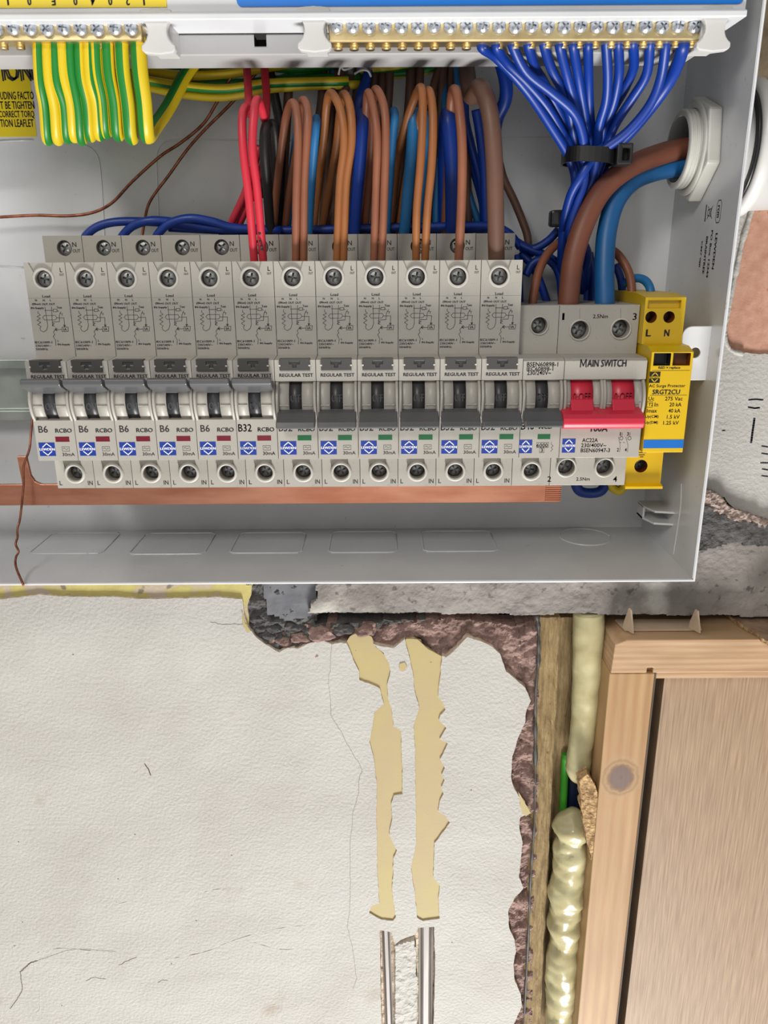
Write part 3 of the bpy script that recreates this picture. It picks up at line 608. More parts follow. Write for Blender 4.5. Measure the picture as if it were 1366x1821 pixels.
# lid standing up above the open front, with stickers
LD = 333.0; lz = P(640, 36, LD).z; lx1 = P(1331, 10, LD).x
lid = empty('enclosure_lid', (0, LD, lz), 'white steel lid edge across the top with yellow and blue stickers', 'lid')
zq = P(640, 16, LD).z; b = MB(); b.prism([(LD, lz+.5), (LD+18.8, lz+.5), (LD+18.8, lz+2.2), (LD+3.6, lz+2.2), (LD+3.6, lz+90), (LD+2, lz+90), (LD+2, zq), (LD, zq-1)], BL, lx1, 'x', LIDM)
b = bake(b, [], .4); b.build('panel', lid, (0, LD, lz))
b = MB(); zy = P(150, 13.5, LD+1.7).z; yx1 = P(296, 5, LD+1.7).x; b.box(BL+20, yx1, LD+1.7, LD+2.0, zy, zy+50, YSTK)
for t, u in zip('10E0402 1', (14, 52, 95, 134, 165, 196, 227, 240, 256)):
    if t != ' ': b.text(t, P(u, 2.5, LD+1.6), .7 if t == '1' else 1.6, 2.6, INK, (-1, 0, 0), (0, 0, -1), True)
b.build('yellow_sticker', lid, (0, LD, lz))
b = MB(); zb_ = P(700, 10.5, LD+1.7).z; b.prism(rrect(P(421, 5, LD+1.7).x, P(1322, 5, LD+1.7).x, zb_, zb_+60, 2), LD+1.6, LD+2.0, 'y', BSTK); b.build('blue_sticker', lid, (0, LD, lz))

# yellow caution sticker on the back panel
b = MB(); a, c = P(-120, 103, BB-.1), P(66, 243, BB-.1); b.box(a.x, c.x, BB-.25, BB-.02, c.z, a.z, YSTK)
for t, u0, u1, v, h_, bd in (('ION', 2, 58, 126, 9, True), ('UDING FACTO', 0, 60, 170, 3.4, False), ('T BE TIGHTEN', 0, 61, 187, 3.4, False), ('CORRECT TORQ', -2, 61, 204, 3.4, False), ('TION LEAFLET', 0, 60, 219, 3.4, False)):
    p0, p1 = P(u0, v, BB-.3), P(u1, v, BB-.3); b.text(t, (p0+p1)/2, (p1-p0).x, h_, INK, bold=bd)
tag(b.build('caution_sticker', org=P(30, 243, BB)), 'yellow caution sticker with black text on the back panel at left', 'sticker')

# gland: threaded spigot and hexagonal locknut inside, conduit fitting outside
GC = Vector((BX, 385, HC.z))
gl = empty('cable_gland', GC, 'pale grey threaded gland with hexagonal locknut in the right side panel', 'cable gland')
b = MB(); pr = [(13.8, -12), (15.4, -12)]
for k in range(7): pr += [(16.4, -11.5+k*1.6), (16.4, -10.9+k*1.6), (15.5, -10.5+k*1.6), (15.5, -10.0+k*1.6)]
pr += [(15.5, 3), (13.8, 3), (13.8, -12)]
b.lathe(pr, GC, (1, 0, 0), NUTP, 48); b.f = b.f[:-2]; b.m = b.m[:-2]; b.s = b.s[:-2]; b.build('threaded_spigot', gl, GC)
b = MB(); hexa = [(385+22.5*math.cos(math.radians(a)), GC.z+22.5*math.sin(math.radians(a))) for a in range(20, 380, 60)]
b.prism(hexa, BX-6, BX-.1, 'x', NUTP); hh = MB(); hh.lathe([(16.2, -12), (16.2, 2)], GC, (1, 0, 0), NUTP, 40)
b = bake(b, [hh], 1.0); b.lathe([(16.6, -6.9), (19.3, -6.9), (19.3, -5.9), (16.6, -5.9), (16.6, -6.9)], GC, (1, 0, 0), NUTP, 40); b.f = b.f[:-2]; b.m = b.m[:-2]; b.s = b.s[:-2]
b.build('locknut', gl, GC)
cf = empty('conduit_adaptor', GC+Vector((8, 0, 0)), 'white round conduit adaptor with black rubber ring outside the enclosure', 'conduit fitting'); CO = GC+Vector((8, 0, 0))
b = MB(); b.lathe([(20, 1.4), (24.5, 1.4), (25.5, 2.5), (25.5, 9), (24, 10), (24, 12)], GC, (1, 0, 0), WHITEP, 64); b.build('front_flange', cf, CO)
b = MB(); b.lathe([(23, 12), (25.8, 12.2), (26.4, 13), (25.8, 13.9), (23, 14)], GC, (1, 0, 0), BLK, 64); b.build('rubber_ring', cf, CO)
b = MB(); b.lathe([(24, 14), (27.5, 14), (28.5, 15), (28.5, 19), (26, 20.5), (24.5, 60)], GC, (1, 0, 0), WHITEP, 64); b.build('outer_ring', cf, CO)
b = MB(); p_ = P(1345, 330, 420); b.box(p_.x-6, p_.x+60, 412, 423.5, p_.z-1, p_.z+4, WHITEP); b.box(p_.x-6, p_.x+60, 414, 423.5, p_.z-6, p_.z-2.5, WHITEP)
tag(b.build('cable_trunking', org=p_), 'slim white trunking behind the conduit adaptor at the right edge', 'trunking')

# DIN rail
def railz(v): return P(20, v, 404).z
z0, z1 = railz(748), railz(640)
b = MB(); prof = [(404, z1), (404, z1-4.5), (411, z1-4.5), (411, z0+5), (404, z0+5), (404, z0), (405, z0), (405, z0+4), (412, z0+4), (412, z1-3.5), (405, z1-3.5), (405, z1)]
b.prism(prof, BL+8, 138, 'x', RAILM); b = bake(b, [], .25); tag(b.build('mounting_rail', org=(BL+8, 411, z0)), 'horizontal galvanised steel mounting rail behind the breakers', 'rail')

# copper busbar
BD = 366.0
x1 = P(996, 880, BD).x; zt_, zb_ = P(20, 862, BD).z, P(20, 899, BD).z
bus = empty('copper_busbar', (BL+20, BD, zb_), 'flat copper busbar running under the row of breakers', 'busbar'); BO = (BL+20, BD, zb_)
b = MB(); pl = [(BL+20, zb_), (x1, zb_), (x1, zt_), (P(75, 860, BD).x, zt_)]
pa, pb = P(46, 812, BD), P(30, 812, BD)
pl += [(pa.x+5, zt_+.2), (pa.x+2.4, zt_+1.5), (pa.x+.8, zt_+4.5), (pa.x, pa.z), (pb.x, pb.z), (pb.x+.6, zt_), (BL+20, zt_)]
b.prism(pl, BD, BD+2, 'y', COPPER); b = bake(b, [], .2); b.build('bar', bus, BO)
b = MB()
for k in range(9): zz = zb_+.7+k*1.05; b.box(P(970, 880, BD).x, x1+.4, BD-.7, BD+2.4, zz, zz+.55, COPPER)
b.build('laminated_end', bus, BO)

# ================================================================ BREAKERS
PW = 17.8; X0 = -153.55
def logo(mb, x0, x1, z0, z1, y, bg=BLUE, fg=WHITE):
    mb.box(x0, x1, y-.08, y+.05, z0, z1, bg); cx, cz = (x0+x1)/2, (z0+z1)/2; rx, rz = (x1-x0)*.37, (z1-z0)*.43; y -= .12; h = rz*.48
    mb.line([(cx-rx*.72, cz+h*.8), (cx, cz+rz), (cx+rx*.72, cz+h*.8)], .38, fg, org=(0, y, 0)); mb.line([(cx-rx*.72, cz-h*.8), (cx, cz-rz), (cx+rx*.72, cz-h*.8)], .38, fg, org=(0, y, 0))
    mb.text('LEWDEN', (cx, y, cz), (x1-x0)*.95, (z1-z0)*.19, fg, bold=True)
    return mb
def hole_cyl(x, y, z, r, depth, m=BODY):
    c = MB(); c.lathe([(r, -2), (r, depth)], (x, y, z), (0, 1, 0), m, 28); return c
def ring(mb, x, y, z, ri, ro, m=RINGP, h=.45):
    n0 = len(mb.f); mb.lathe([(ri, .3), (ri, -h*.7), (ri+.25, -h), (ro-.4, -h), (ro, -h*.3), (ro, .3), (ri, .3)], (x, y, z), (0, 1, 0), m, 32)
    for _ in range(2): mb.f.pop(); mb.m.pop(); mb.s.pop()
    return mb
_scr = None
def screw(r, m=SCRW, dome=.5, rotd=0):
    """round head with a cross recess, face towards -y at origin"""
    b = MB(); b.lathe([(r*.98, 2.5), (r, .4), (r*.93, .05), (r*.5, -dome*.7), (.001, -dome)], (0, 0, 0), (0, 1, 0), m, 24)
    c = MB(); c.box(-r*.62, r*.62, -2, 1.0, -r*.13, r*.13, DARK); c2 = MB(); c2.box(-r*.13, r*.13, -2.1, .9, -r*.62, r*.62, DARK)
    b = bake(b, [c, c2]); a = math.radians(rotd); R_ = Matrix.Rotation(a, 3, 'Y'); b.v = [R_ @ v for v in b.v]
    b.s = [True]*len(b.s); return b
SC_T = {k: screw(3.3, SCRW, .5, k) for k in (12, 38, 65)}
def put(mb, src, off):
    mb.add([v+Vector(off) for v in src.v], [], None); n = len(mb.v)-len(src.v)
    for f, m_, s_ in zip(src.f, src.m, src.s): mb.f.append(tuple(n+i for i in f)); mb.m.append(m_); mb.s.append(s_)
    return mb
YN, YL, YF, YB = 376.1, 352.8, 340.8, 357.0
def LX(cx, cy): return ((cx-172-(cy-355)*.131)/16.5, .5-(cy-355)/16.4)
def diagram(mb, y):
    L_ = lambda pts, wd=.2: mb.line([LX(*p) for p in pts], wd, INK, org=(0, y, 0))
    def T(t, cx, cy, wc, hc, bold=False): p = LX(cx, cy); mb.text(t, (p[0], y, p[1]), wc/16.5, hc/16.4, INK, bold=bold)
    T('L', 440, 405, 18, 30); T('OUT', 445, 437, 32, 16)
    T('Load', 335, 583, 56, 19, True); T('N', 262, 610, 14, 14, True); T('N', 318, 610, 14, 14, True); T('L', 366, 610, 11, 14, True)
    T('(Blue)', 264, 637, 62, 18, True); T('OUT', 325, 637, 44, 15, True); T('OUT', 376, 637, 44, 15, True); T('IN-Supply', 272, 665, 94, 19, True); T('Test', 428, 660, 40, 16, True)
    L_([(275, 685), (275, 698), (292, 712), (268, 722), (292, 735), (268, 748), (295, 762), (272, 778), (297, 792), (288, 802), (295, 820), (315, 830), (338, 815), (345, 785), (338, 740), (325, 655)])
    L_([(372, 655), (380, 790)]); L_([(325, 680), (385, 680)]); L_([(385, 672), (412, 672), (412, 689), (385, 689), (385, 672)]); L_([(412, 680), (424, 688)])
    L_([(320, 715), (400, 715), (410, 730), (400, 746), (322, 746), (308, 730), (320, 715)], .18); L_([(410, 732), (462, 732), (466, 790)]); L_([(382, 760), (430, 758), (428, 715), (440, 688)])
    L_([(432, 700), (450, 703), (447, 716)]); L_([(376, 766), (392, 772), (378, 784), (394, 790)], .22); L_([(460, 782), (466, 794), (472, 782)], .3)
    L_([(448, 797), (492, 797), (492, 828), (448, 828), (448, 797)], .2); T('IA', 470, 813, 26, 18, True); L_([(448, 813), (402, 815)]); L_([(414, 806), (398, 815), (414, 823)], .25)
    L_([(406, 800), (386, 832), (396, 848), (384, 862), (396, 880), (402, 890), (403, 926)])
    T('L', 420, 893, 9, 14, True); T('IN-Supply', 462, 920, 90, 18, True); T('IEC61009-1', 314, 903, 126, 17, True); T('230/240V~', 312, 927, 114, 16, True); T('50/60Hz', 302, 951, 88, 16, True)
def body_profile(top_y, top_z, upper_y, upper_z): pass
ZT, ZLt, ZNt, ZNb, ZPt, ZPb, ZB = 12.0, .5, -39.0, -48.8, -65.4, -83.5, -100.8
def LP(cx, cy): return ((cx-232-(cy-500)*.135)/16.0, ZPb+(797-cy)/16.0)
def cut_trap(x0, x1, x2, x3, za, zb, y, d):
    c = MB(); c.prism([(x0, za), (x1, za), (x3, zb), (x2, zb)], y-1, y+d, 'y', BODY); return c
def collar_block(mb, x0, x1, xb0, xb1, cy, cz, R_, m=WHITEP):
    """the two stepped collars either side of a toggle barrel"""
    for a, b_, o in ((x0, xb0, -1), (xb1, x1, 1)):
        mb.lathe([(R_, 0), (R_, b_-a)], (a, cy, cz), (1, 0, 0), m, 36, smooth=True)
        e = a if o < 0 else b_-1.3
        mb.lathe([(R_+1.3, 0), (R_+1.7, .3), (R_+1.7, 1.0), (R_+1.3, 1.3)], (e, cy, cz), (1, 0, 0), m, 36)
        mb.box((a+1.6 if o < 0 else a+.3), (b_-.3 if o < 0 else b_-1.6), cy-R_-.35, cy-R_+2, cz-1.6, cz-1.0, m)
    return mb
TC = (350.6, -57.8)
def toggle(parent, org, x0, x1, xb0, xb1, on, m, me, word, R_=10.2, grips=None):
    b = MB(); cy, cz = TC
    for q0, q1 in grips or [(xb0, xb1)]:
        b.lathe([(R_, 0), (R_, q1-q0)], (q0, cy, cz), (1, 0, 0), m if m is REDL else DKB, 40)
        a = 5 if on else 8
        b.text(word, ((q0+q1)/2, cy-R_-.06, cz+(-1.5 if on else 1.5)), (q1-q0)*.8, 3.4, me)
    t = b.build('toggle_barrel', parent, org)
    b = MB()
    if on:
        pf = [(343.5, -50.5), (333.4, -46.0), (332.2, -46.6), (332.2, -48.6), (333.2, -49.8), (341.0, -53.4), (343.0, -55.5)]
        nk = [(x0, x1)]
    elif m is REDL:
        pf = [(341.2, -60.5), (335.5, -62.0), (333.2, -62.6), (331.6, -64.2), (331.2, -66.4), (332.2, -68.4), (334.5, -69.2), (336.8, -68.2), (340.6, -65)]
    else:
        pf = [(341.0, -60.8), (338.0, -62.2), (332.8, -65.4), (331.8, -67.6), (333.6, -68.4), (339.6, -66.8), (342, -64.5)]
    b.prism(pf, x0, x1, 'x', m)
    if m is REDL:
        for q0, q1 in grips: b.prism([(341.5, -56.5), (339.8, -57.5), (336, -63), (341, -65)], q0, q1, 'x', m)
    b = bake(b, [], .45); b.build('lever', t, org)
def build_rcbo(rating, on, label, X):
    org = (PW/2, 404, ZB)
    r = empty('circuit_breaker', (X+PW/2, 404, ZB), label, 'circuit breaker', 'breakers along the mounting rail')
    b = MB(); a0, a1 = .13, PW-.13
    b.prism([(404, ZT), (YN, ZT), (YN, ZLt), (YL, ZLt), (YL, ZNt), (YF, ZNt-.8), (YF, ZNb), (349, ZNb-2), (349, ZPt+1.2), (YF, ZPt), (YF, ZPb), (YB, ZPb), (YB, ZB), (404, ZB)], a0, a1, 'x', BODY)
    cuts = [hole_cyl(7.9, YL, -6.2, 3.6, 7), hole_cyl(9.5, YN, 6.7, 3.4, 6), hole_cyl(9.0, YB, -93.6, 3.6, 8),
            cut_trap(1.6, 13.2, 4.6, 11.2, 1.5, -5, YL, .7), cut_trap(3.0, 11.6, 4.6, 12.6, -80, -92, YB, .9), ]
    for z_ in (-2.0,): pass
    b = bake(b, cuts, .28)
    ring(b, 7.9, YL, -6.2, 3.6, 4.75); ring(b, 9.0, YB, -93.6, 3.6, 4.9, h=1.1)
    collar_block(b, a0, a1, 5.9, 11.4, TC[0], TC[1], 10.9, BODY)
    b.line([(a0, -14.2), (a1, -14.2)], .06, EMB, org=(0, YL-.03, 0))
    y = YL-.06; diagram(b, y)
    b.text('N', (14.2, YN-.06, 8.2), 1.9, 2.1, INK); b.text('OUT', (14.9, YN-.06, 5.5), 3.5, 1.5, INK)
    y = YF-.06
    def T(t, cx, cy, wc, hc, bold=False): p = LP(cx, cy); b.text(t, (p[0], y, p[1]), wc/16, hc/16, INK, bold=bold)
    if rating == 'B6': T('B6', 305, 570, 66, 50)
    else: T('B32', 300, 568, 96, 54)
    T('RCBO', 449, 580, 118, 31, True); T('30mA', 486, 752, 88, 24)
    p = LP(442, 728); q = LP(490, 697); b.line([(p[0], p[1]), (q[0], p[1]), (q[0], q[1]), (p[0], q[1]), (p[0], p[1])], .14, INK, org=(0, y, 0))
    b.line([(p[0]+.4, q[1]-1), (p[0]+1.1, q[1]-.6), (p[0]+1.8, q[1]-1.2), (q[0]-.4, q[1]-.8)], .14, INK, org=(0, y, 0))
    b.text('REGULAR TEST', (9.3, YF-.06, -46.3), 14.6, 1.5, INK, bold=True)
    b.text('2.5Nm', (9.2, YB-.06, -85.4), 6.2, 1.7, INK); b.text('L', (1.8, YB-.06, -98.3), 1.3, 2.1, INK); b.text('IN', (15.6, YB-.06, -98.3), 2.3, 2.1, INK)
    b.build('body', r, org)
    b = MB(); b.box(2.3, 15.3, YF-.9, YF+3, -44.3, -39.2, BTN); c = MB(); c.prism([(6.6, -40.2), (11, -40.2), (11, -41.6), (9.6, -41.6), (9.6, -43), (8, -43), (8, -41.6), (6.6, -41.6)], YF-2, YF-.55, 'y', DKB)
    b = bake(b, [c], .3); b.box(2.0, 2.8, YF-1, YF+1, -42.4, -41.8, WHITEP); b.box(14.8, 15.6, YF-1, YF+1, -42.4, -41.8, WHITEP); b.build('test_button', r, org)
    toggle(r, org, .6, 17.3, 5.9, 11.4, on, DKG, EMB, 'ON' if on else 'OFF')
    b = MB(); p, q = LP(395, 660), LP(488, 623); b.box(p[0], q[0], YF-.05, YF+.6, p[1], q[1], SREDW if on else SGRNW); b.build('indicator_window', r, org)
    b = MB(); p, q = LP(285, 762), LP(385, 665); logo(b, p[0], q[0], p[1], q[1], YF); b.build('logo_sticker', r, org)
    for x, y_, z, k in ((7.9, YL+1.8, -6.2, 12), (9.5, YN+1.6, 6.7, 38), (9.0, YB+4.0, -93.6, 65)):
        b = MB(); put(b, SC_T[k], (x, y_, z)); b.build('terminal_screw', r, org)
    return r
pB6 = build_rcbo('B6', True, 'grey B6 breaker switched on, at the left end of the row', X0)
desc = ['', 'grey B6 breaker switched on, second from the left end', 'grey B6 breaker switched on, third from the left end', 'grey B6 breaker switched on, fourth from the left end',
        'grey B6 breaker switched on, the last B6 beside the B32 ones', 'grey B32 breaker switched on with two red wires, red window',
        'grey breaker switched off with green window, right beside the last one switched on', 'grey breaker switched off, speckled with brown dirt, second of those off from the left',
        'grey breaker switched off, third of those off from the left', 'grey breaker switched off under the orange-brown wire pair, fourth of those off',
        'grey breaker switched off under one single brown wire, fifth of those off', 'grey breaker switched off under the thickest brown wire, last with a diagram']
for i in range(1, 5): copy_tree(pB6, (X0+i*PW+PW/2, 404, ZB), desc[i])
build_rcbo('B32', True, desc[5], X0+5*PW)
pOff = build_rcbo('B32', False, desc[6], X0+6*PW)
for i in range(7, 12): copy_tree(pOff, (X0+i*PW+PW/2, 404, ZB), desc[i])

# single-pole breaker B40
def px2(u, v, D, X): p = P(u, v, D); return (p.x-X, p.z)
XM = X0+12*PW; ZM = -18.6; YM = 357.5
org = (PW/2, 404, ZB)
r = empty('circuit_breaker', (XM+PW/2, 404, ZB), 'plain grey B40 breaker without test button, beside the main switch', 'circuit breaker', 'breakers along the mounting rail')
b = MB(); b.prism([(404, ZM), (YM, ZM), (YM, ZNt-.6), (342.6, ZNt-.9), (YF, ZNt-1.9), (YF, ZNb), (349, ZNb-2), (349, ZPt+1.2), (YF, ZPt), (YF, ZPb), (YB, ZPb), (YB, ZB), (404, ZB)], .13, PW-.13, 'x', BODY)
s1 = px2(959, 579, YM, XM)
b = bake(b, [hole_cyl(s1[0], YM, s1[1], 3.6, 8), hole_cyl(9, YB, -93.6, 3.6, 8), cut_trap(3.0, 11.6, 4.6, 12.6, -80, -92, YB, .9)], .28)
ring(b, s1[0], YM, s1[1], 3.6, 4.3, h=.9); ring(b, 9, YB, -93.6, 3.6, 4.9, h=1.1); collar_block(b, .13, PW-.13, 5.9, 11.4, TC[0], TC[1], 10.9, BODY)
for t, u, v, wd, h_, bd in (('BSEN60898-1', 965, 648, 13.4, 1.9, False), ('IEC60898-1', 960.5, 656, 11.4, 1.7, False), ('230/240V~', 959, 663, 10.4, 1.9, False), ('MCB', 970, 759, 5.8, 2.0, True), ('B40', 938.5, 758, 5.8, 3.2, False), ('6000', 964.5, 792, 5, 1.7, False), ('3', 963.8, 801, .9, 1.5, False)):
    p = P(u, v, YF-.06); b.text(t, (p.x-XM, YF-.06, p.z), wd, h_, INK, bold=bd)
def prect(b, u0, v0, u1, v1, X, D, wd=.14):
    a, c = px2(u0, v1, D, X), px2(u1, v0, D, X); b.line([(a[0], a[1]), (c[0], a[1]), (c[0], c[1]), (a[0], c[1]), (a[0], a[1])], wd, INK, org=(0, D, 0))
prect(b, 954, 787, 976, 796, XM, YF-.06); prect(b, 959.5, 797, 968, 805, XM, YF-.06)
b.line([px2(u, v, YF, XM) for u, v in ((981, 786), (980, 790), (984, 793), (980, 796), (983, 799), (979, 803))], .14, INK, org=(0, YF-.06, 0))
b.text('2.5Nm', (9.2, YB-.06, -85.4), 6.2, 1.7, INK)
b.build('body', r, org); toggle(r, org, .6, 17.3, 5.9, 11.4, False, DKG, EMB, 'OFF')
b = MB(); a, c = px2(956, 781, YF, XM), px2(979, 772, YF, XM); b.box(a[0], c[0], YF-.05, YF+.6, a[1], c[1], SGRNW); b.build('indicator_window', r, org)
b = MB(); a, c = px2(923, 806, YF, XM), px2(947, 782, YF, XM); logo(b, a[0], c[0], a[1], c[1], YF); b.build('logo_sticker', r, org)
for x, y_, z, k in ((s1[0], YM+4, s1[1], 38), (9.0, YB+4.0, -93.6, 12)): b = MB(); put(b, SC_T[k], (x, y_, z)); b.build('terminal_screw', r, org)

# double-pole main switch
XS = X0+13*PW; W2 = 2*PW
org = (PW, 404, ZB); r = empty('main_switch', (XS+PW, 404, ZB), 'double width grey main switch with red lever switched off', 'main switch')
b = MB(); b.prism([(404, ZM), (YM, ZM), (YM, ZNt-.6), (342.6, ZNt-.9), (YF, ZNt-1.9), (YF, ZNb), (349, ZNb-2), (349, ZPt+1.2), (YF, ZPt), (YF, ZPb), (YB, ZPb), (YB, ZB), (404, ZB)], .13, W2-.13, 'x', BODY)
s1, s2 = px2(1031, 587, YM, XS), px2(1104, 585, YM, XS); s3, s4 = px2(1007, 831, YB, XS), px2(1075, 831, YB, XS)
b = bake(b, [hole_cyl(*(s1[0], YM, s1[1]), 4, 8), hole_cyl(s2[0], YM, s2[1], 4, 8), hole_cyl(s3[0], YB, s3[1], 3.9, 8), hole_cyl(s4[0], YB, s4[1], 3.9, 8),
  cut_trap(s3[0]-6, s3[0]+2.5, s3[0]-4.3, s3[0]+4, -80, s3[1]+1.5, YB, .9), cut_trap(s4[0]-6, s4[0]+2.5, s4[0]-4.3, s4[0]+4, -80, s4[1]+1.5, YB, .9)], .28)
for s_ in (s1, s2): ring(b, s_[0], YM, s_[1], 4, 4.8, h=.9)
for s_ in (s3, s4): ring(b, s_[0], YB, s_[1], 3.9, 4.9, h=1.1)
ga = [(px2(1014, 710, 341, XS)[0], px2(1054, 710, 341, XS)[0]), (px2(1087, 710, 341, XS)[0], px2(1127, 710, 341, XS)[0])]
collar_block(b, .13, ga[0][1]+4.2, ga[0][0], ga[0][1], TC[0], TC[1], 10.9, BODY); collar_block(b, ga[1][0]-4.0, W2-.13, ga[1][0], ga[1][1], TC[0], TC[1], 10.9, BODY)
pm = P(1037.5, 646, YF-.06); b.line([(pm.x-XS-1.15, pm.z-1.6), (pm.x-XS-1.05, pm.z+1.6), (pm.x-XS+.05, pm.z-1.1), (pm.x-XS+1.15, pm.z+1.6), (pm.x-XS+1.25, pm.z-1.6)], .5, INK, org=(0, YF-.06, 0))
for t, u, v, D, wd, h_, bd in (('AIN SWITCH', 1079.5, 646, YF, 17.0, 3.2, True), ('AC22A', 1049.5, 783, YF, 7, 1.8, False), ('230/400V~', 1056, 792, YF, 11.2, 1.8, False), ('BSEN60947-3', 1059, 801, YF, 13, 1.8, False), ('100A', 1066, 762, YF, 7.6, 3, True),
    ('1', 1002, 563, YM, 1.0, 3, False), ('3', 1129, 563, YM, 1.8, 3, False), ('2.5Nm', 1068, 562.5, YM, 6.6, 1.7, False), ('2', 977, 852, YB, 1.8, 2.7, False), ('4', 1094, 852, YB, 1.9, 2.7, False), ('2.5Nm', 1037, 852, YB, 6.4, 1.6, False),
    ('1', 1103.5, 772, YF, .4, 1.6, False), ('3', 1117, 772, YF, .9, 1.6, False), ('2', 1099, 800, YF, .9, 1.6, False), ('4', 1113, 800, YF, .9, 1.6, False)):
    p = P(u, v, D-.06); b.text(t, (p.x-XS, D-.06, p.z), wd, h_, INK, bold=bd)
for seg in (((1107, 769), (1106, 776)), ((1121, 769), (1120, 776)), ((1100, 777), (1103, 792), (1102, 804)), ((1113, 777), (1117, 792), (1116, 804)), ((1102, 787), (1105, 787)), ((1108, 787), (1111, 787))): b.line([px2(u, v, YF, XS) for u, v in seg], .17, INK, org=(0, YF-.06, 0))
for u in (1105, 1119.5): c = px2(u, 779.5, YF, XS); b.line(arc(c[0], c[1], .75, 0, 360, 12), .17, INK, org=(0, YF-.06, 0))
for u0, u1 in ((1031, 1031), (1104, 1104)): b.line([px2(u0, 549, YM, XS), px2(u1, 568, YM, XS)], .12, EMB, org=(0, YM-.05, 0))
b.build('body', r, org)
toggle(r, org, -1.0, W2-1.9, 0, 0, False, REDL, REDE, '0·OFF', grips=ga)
b = MB(); a, c = px2(999, 805, YF, XS), px2(1024, 780, YF, XS); logo(b, a[0], c[0], a[1], c[1], YF); b.build('logo_sticker', r, org)
SC_B = screw(3.7, SCRW, .6, 25)
for s_, y_ in ((s1, YM), (s2, YM), (s3, YB), (s4, YB)): b = MB(); put(b, SC_B, (s_[0], y_+4, s_[1])); b.build('terminal_screw', r, org)

# surge protector
XP = X0+15*PW+.2; org = (PW/2, 404, ZB)
r = empty('surge_protector', (XP+PW/2, 404, ZB), 'yellow surge protector module with blue stripe beside the main switch', 'surge protector')
b = MB(); D1 = 352.0
zt1 = P(1150, 529, D1).z; zb1 = P(1150, 612, D1).z
h1, h2 = px2(1158, 564, D1, XP), px2(1190, 564, D1, XP); YE = 360.0; h3 = px2(1140, 829, YE, XP); zEb = P(1130, 866, YE).z
b.prism([(404, zt1+1.5), (D1+14, zt1+1.5), (D1, zt1), (D1, zb1), (362, zb1), (362, -82), (YE, -82), (YE, zEb+2), (YE-3.5, zEb+1.2), (YE-3.5, zEb), (404, zEb)], 0, PW-.2, 'x', YEL)
cc = MB(); cc.box(1.2, PW-2.2, D1-1, D1+2.2, zt1-4.6, zt1-1.2, YEL)
def dk(x, y, z, r_, d): c = MB(); c.lathe([(r_, -3), (r_, d)], (x, y, z), (0, 1, 0), ORG, 28); return c
b = bake(b, [cc, dk(h1[0], D1, h1[1], 2.5, 9), dk(h2[0], D1, h2[1], 2.5, 9), dk(h3[0], YE, h3[1], 3.1, 9)], .4)
for t, u in (('L', 1153.5), ('N', 1186)): p = P(u, 592, D1-.06); b.text(t, (p.x-XP, D1-.06, p.z), 2.4, 3.1, INK, bold=True)
c = px2(1142, 805, YE-.1, XP)
for dz, ww in ((0, 3.8), (-1.1, 2.6), (-2.1, 1.4)): b.line([(c[0]-ww/2, c[1]+dz), (c[0]+ww/2, c[1]+dz)], .35, INK, org=(0, YE-.1, 0))
b.build('base', r, org)
b = MB(); c0 = px2(1152, 627, YF-1, XP)[1]; zt2 = P(1180, 619, YF+2).z; zb2 = P(1180, 803, YF).z; D2 = 339.0
xl, xr = .6, PW+.6
b.prism([(362, zt2+1.5), (D2+6, zt2+.8), (D2, zt2-1.2), (D2, zb2+6.0), (D2-.0, zb2), (362, zb2)], xl, xr, 'x', YEL)
w1, w2 = px2(1157, 650, D2, XP), px2(1184, 628, D2, XP); w3, w4 = px2(1189, 650, D2, XP), px2(1219, 628, D2, XP)
c1 = MB(); c1.box(xl+1.1, xl+8.2, D2-1, D2+5, w1[1], w2[1], BLK); c2 = MB(); c2.box(xl+9.3, xr-1.2, D2-1, D2+5, w1[1], w2[1], ORG)
b = bake(b, [c1, c2], .35)
y = D2-.06
for t, u, v, wd, h_, bd in (('RED = replace', 1189, 654.5, 9.4, 1.3, True), ('AC Surge Protector', 1185, 687, 15.6, 1.7, False), ('SRGT2CU', 1183.5, 697, 12, 2.1, True), ('Uc', 1157, 709, 2.5, 1.7, False), ('275 Vac', 1197, 709, 7.6, 1.7, False),
    ('T2', 1156, 719.5, 2.1, 1.3, False), ('In', 1166, 719.5, 1.6, 1.7, False), ('20 kA', 1200, 719.5, 5.2, 1.7, False), ('Imax', 1158, 730.5, 4.4, 1.7, False), ('40 kA', 1198, 730.5, 5.2, 1.7, False), ('Up(CM)', 1158, 741.5, 5.8, 1.6, False), ('1.5 kV', 1196, 741.5, 5.6, 1.7, False),
    ('Up(DM)', 1157, 752, 5.8, 1.6, False), ('1.25 kV', 1192, 752, 6.8, 1.7, False)):
    p = P(u+1.5, v, y); b.text(t, (p.x-XP, y, p.z), wd, h_, INK, bold=bd)
for v in (659, 703): z_ = P(1185, v, y).z; b.line([(xl+.8, z_), (xr-1, z_)], .14, INK, org=(0, y, 0))
prect(b, 1150.5, 714.5, 1161, 724.5, XP, y, .16)
b.build('plug_in_cartridge', r, org)
b = MB(); z0_, z1_ = P(1170, 797, D2).z, P(1170, 782, D2).z; b.box(xl+.1, xr-.1, D2-.12, D2+.1, z0_, z1_, STRIPE); b.build('blue_stripe', r, org)
b = MB(); a, c = px2(1154, 681, D2, XP), px2(1175, 661, D2, XP); logo(b, a[0], c[0], a[1], c[1], D2, BLK, YEL); b.build('logo_sticker', r, org)
b = MB(); put(b, SC_T[65], (h3[0], YE+6, h3[1])); b.build('terminal_screw', r, org)

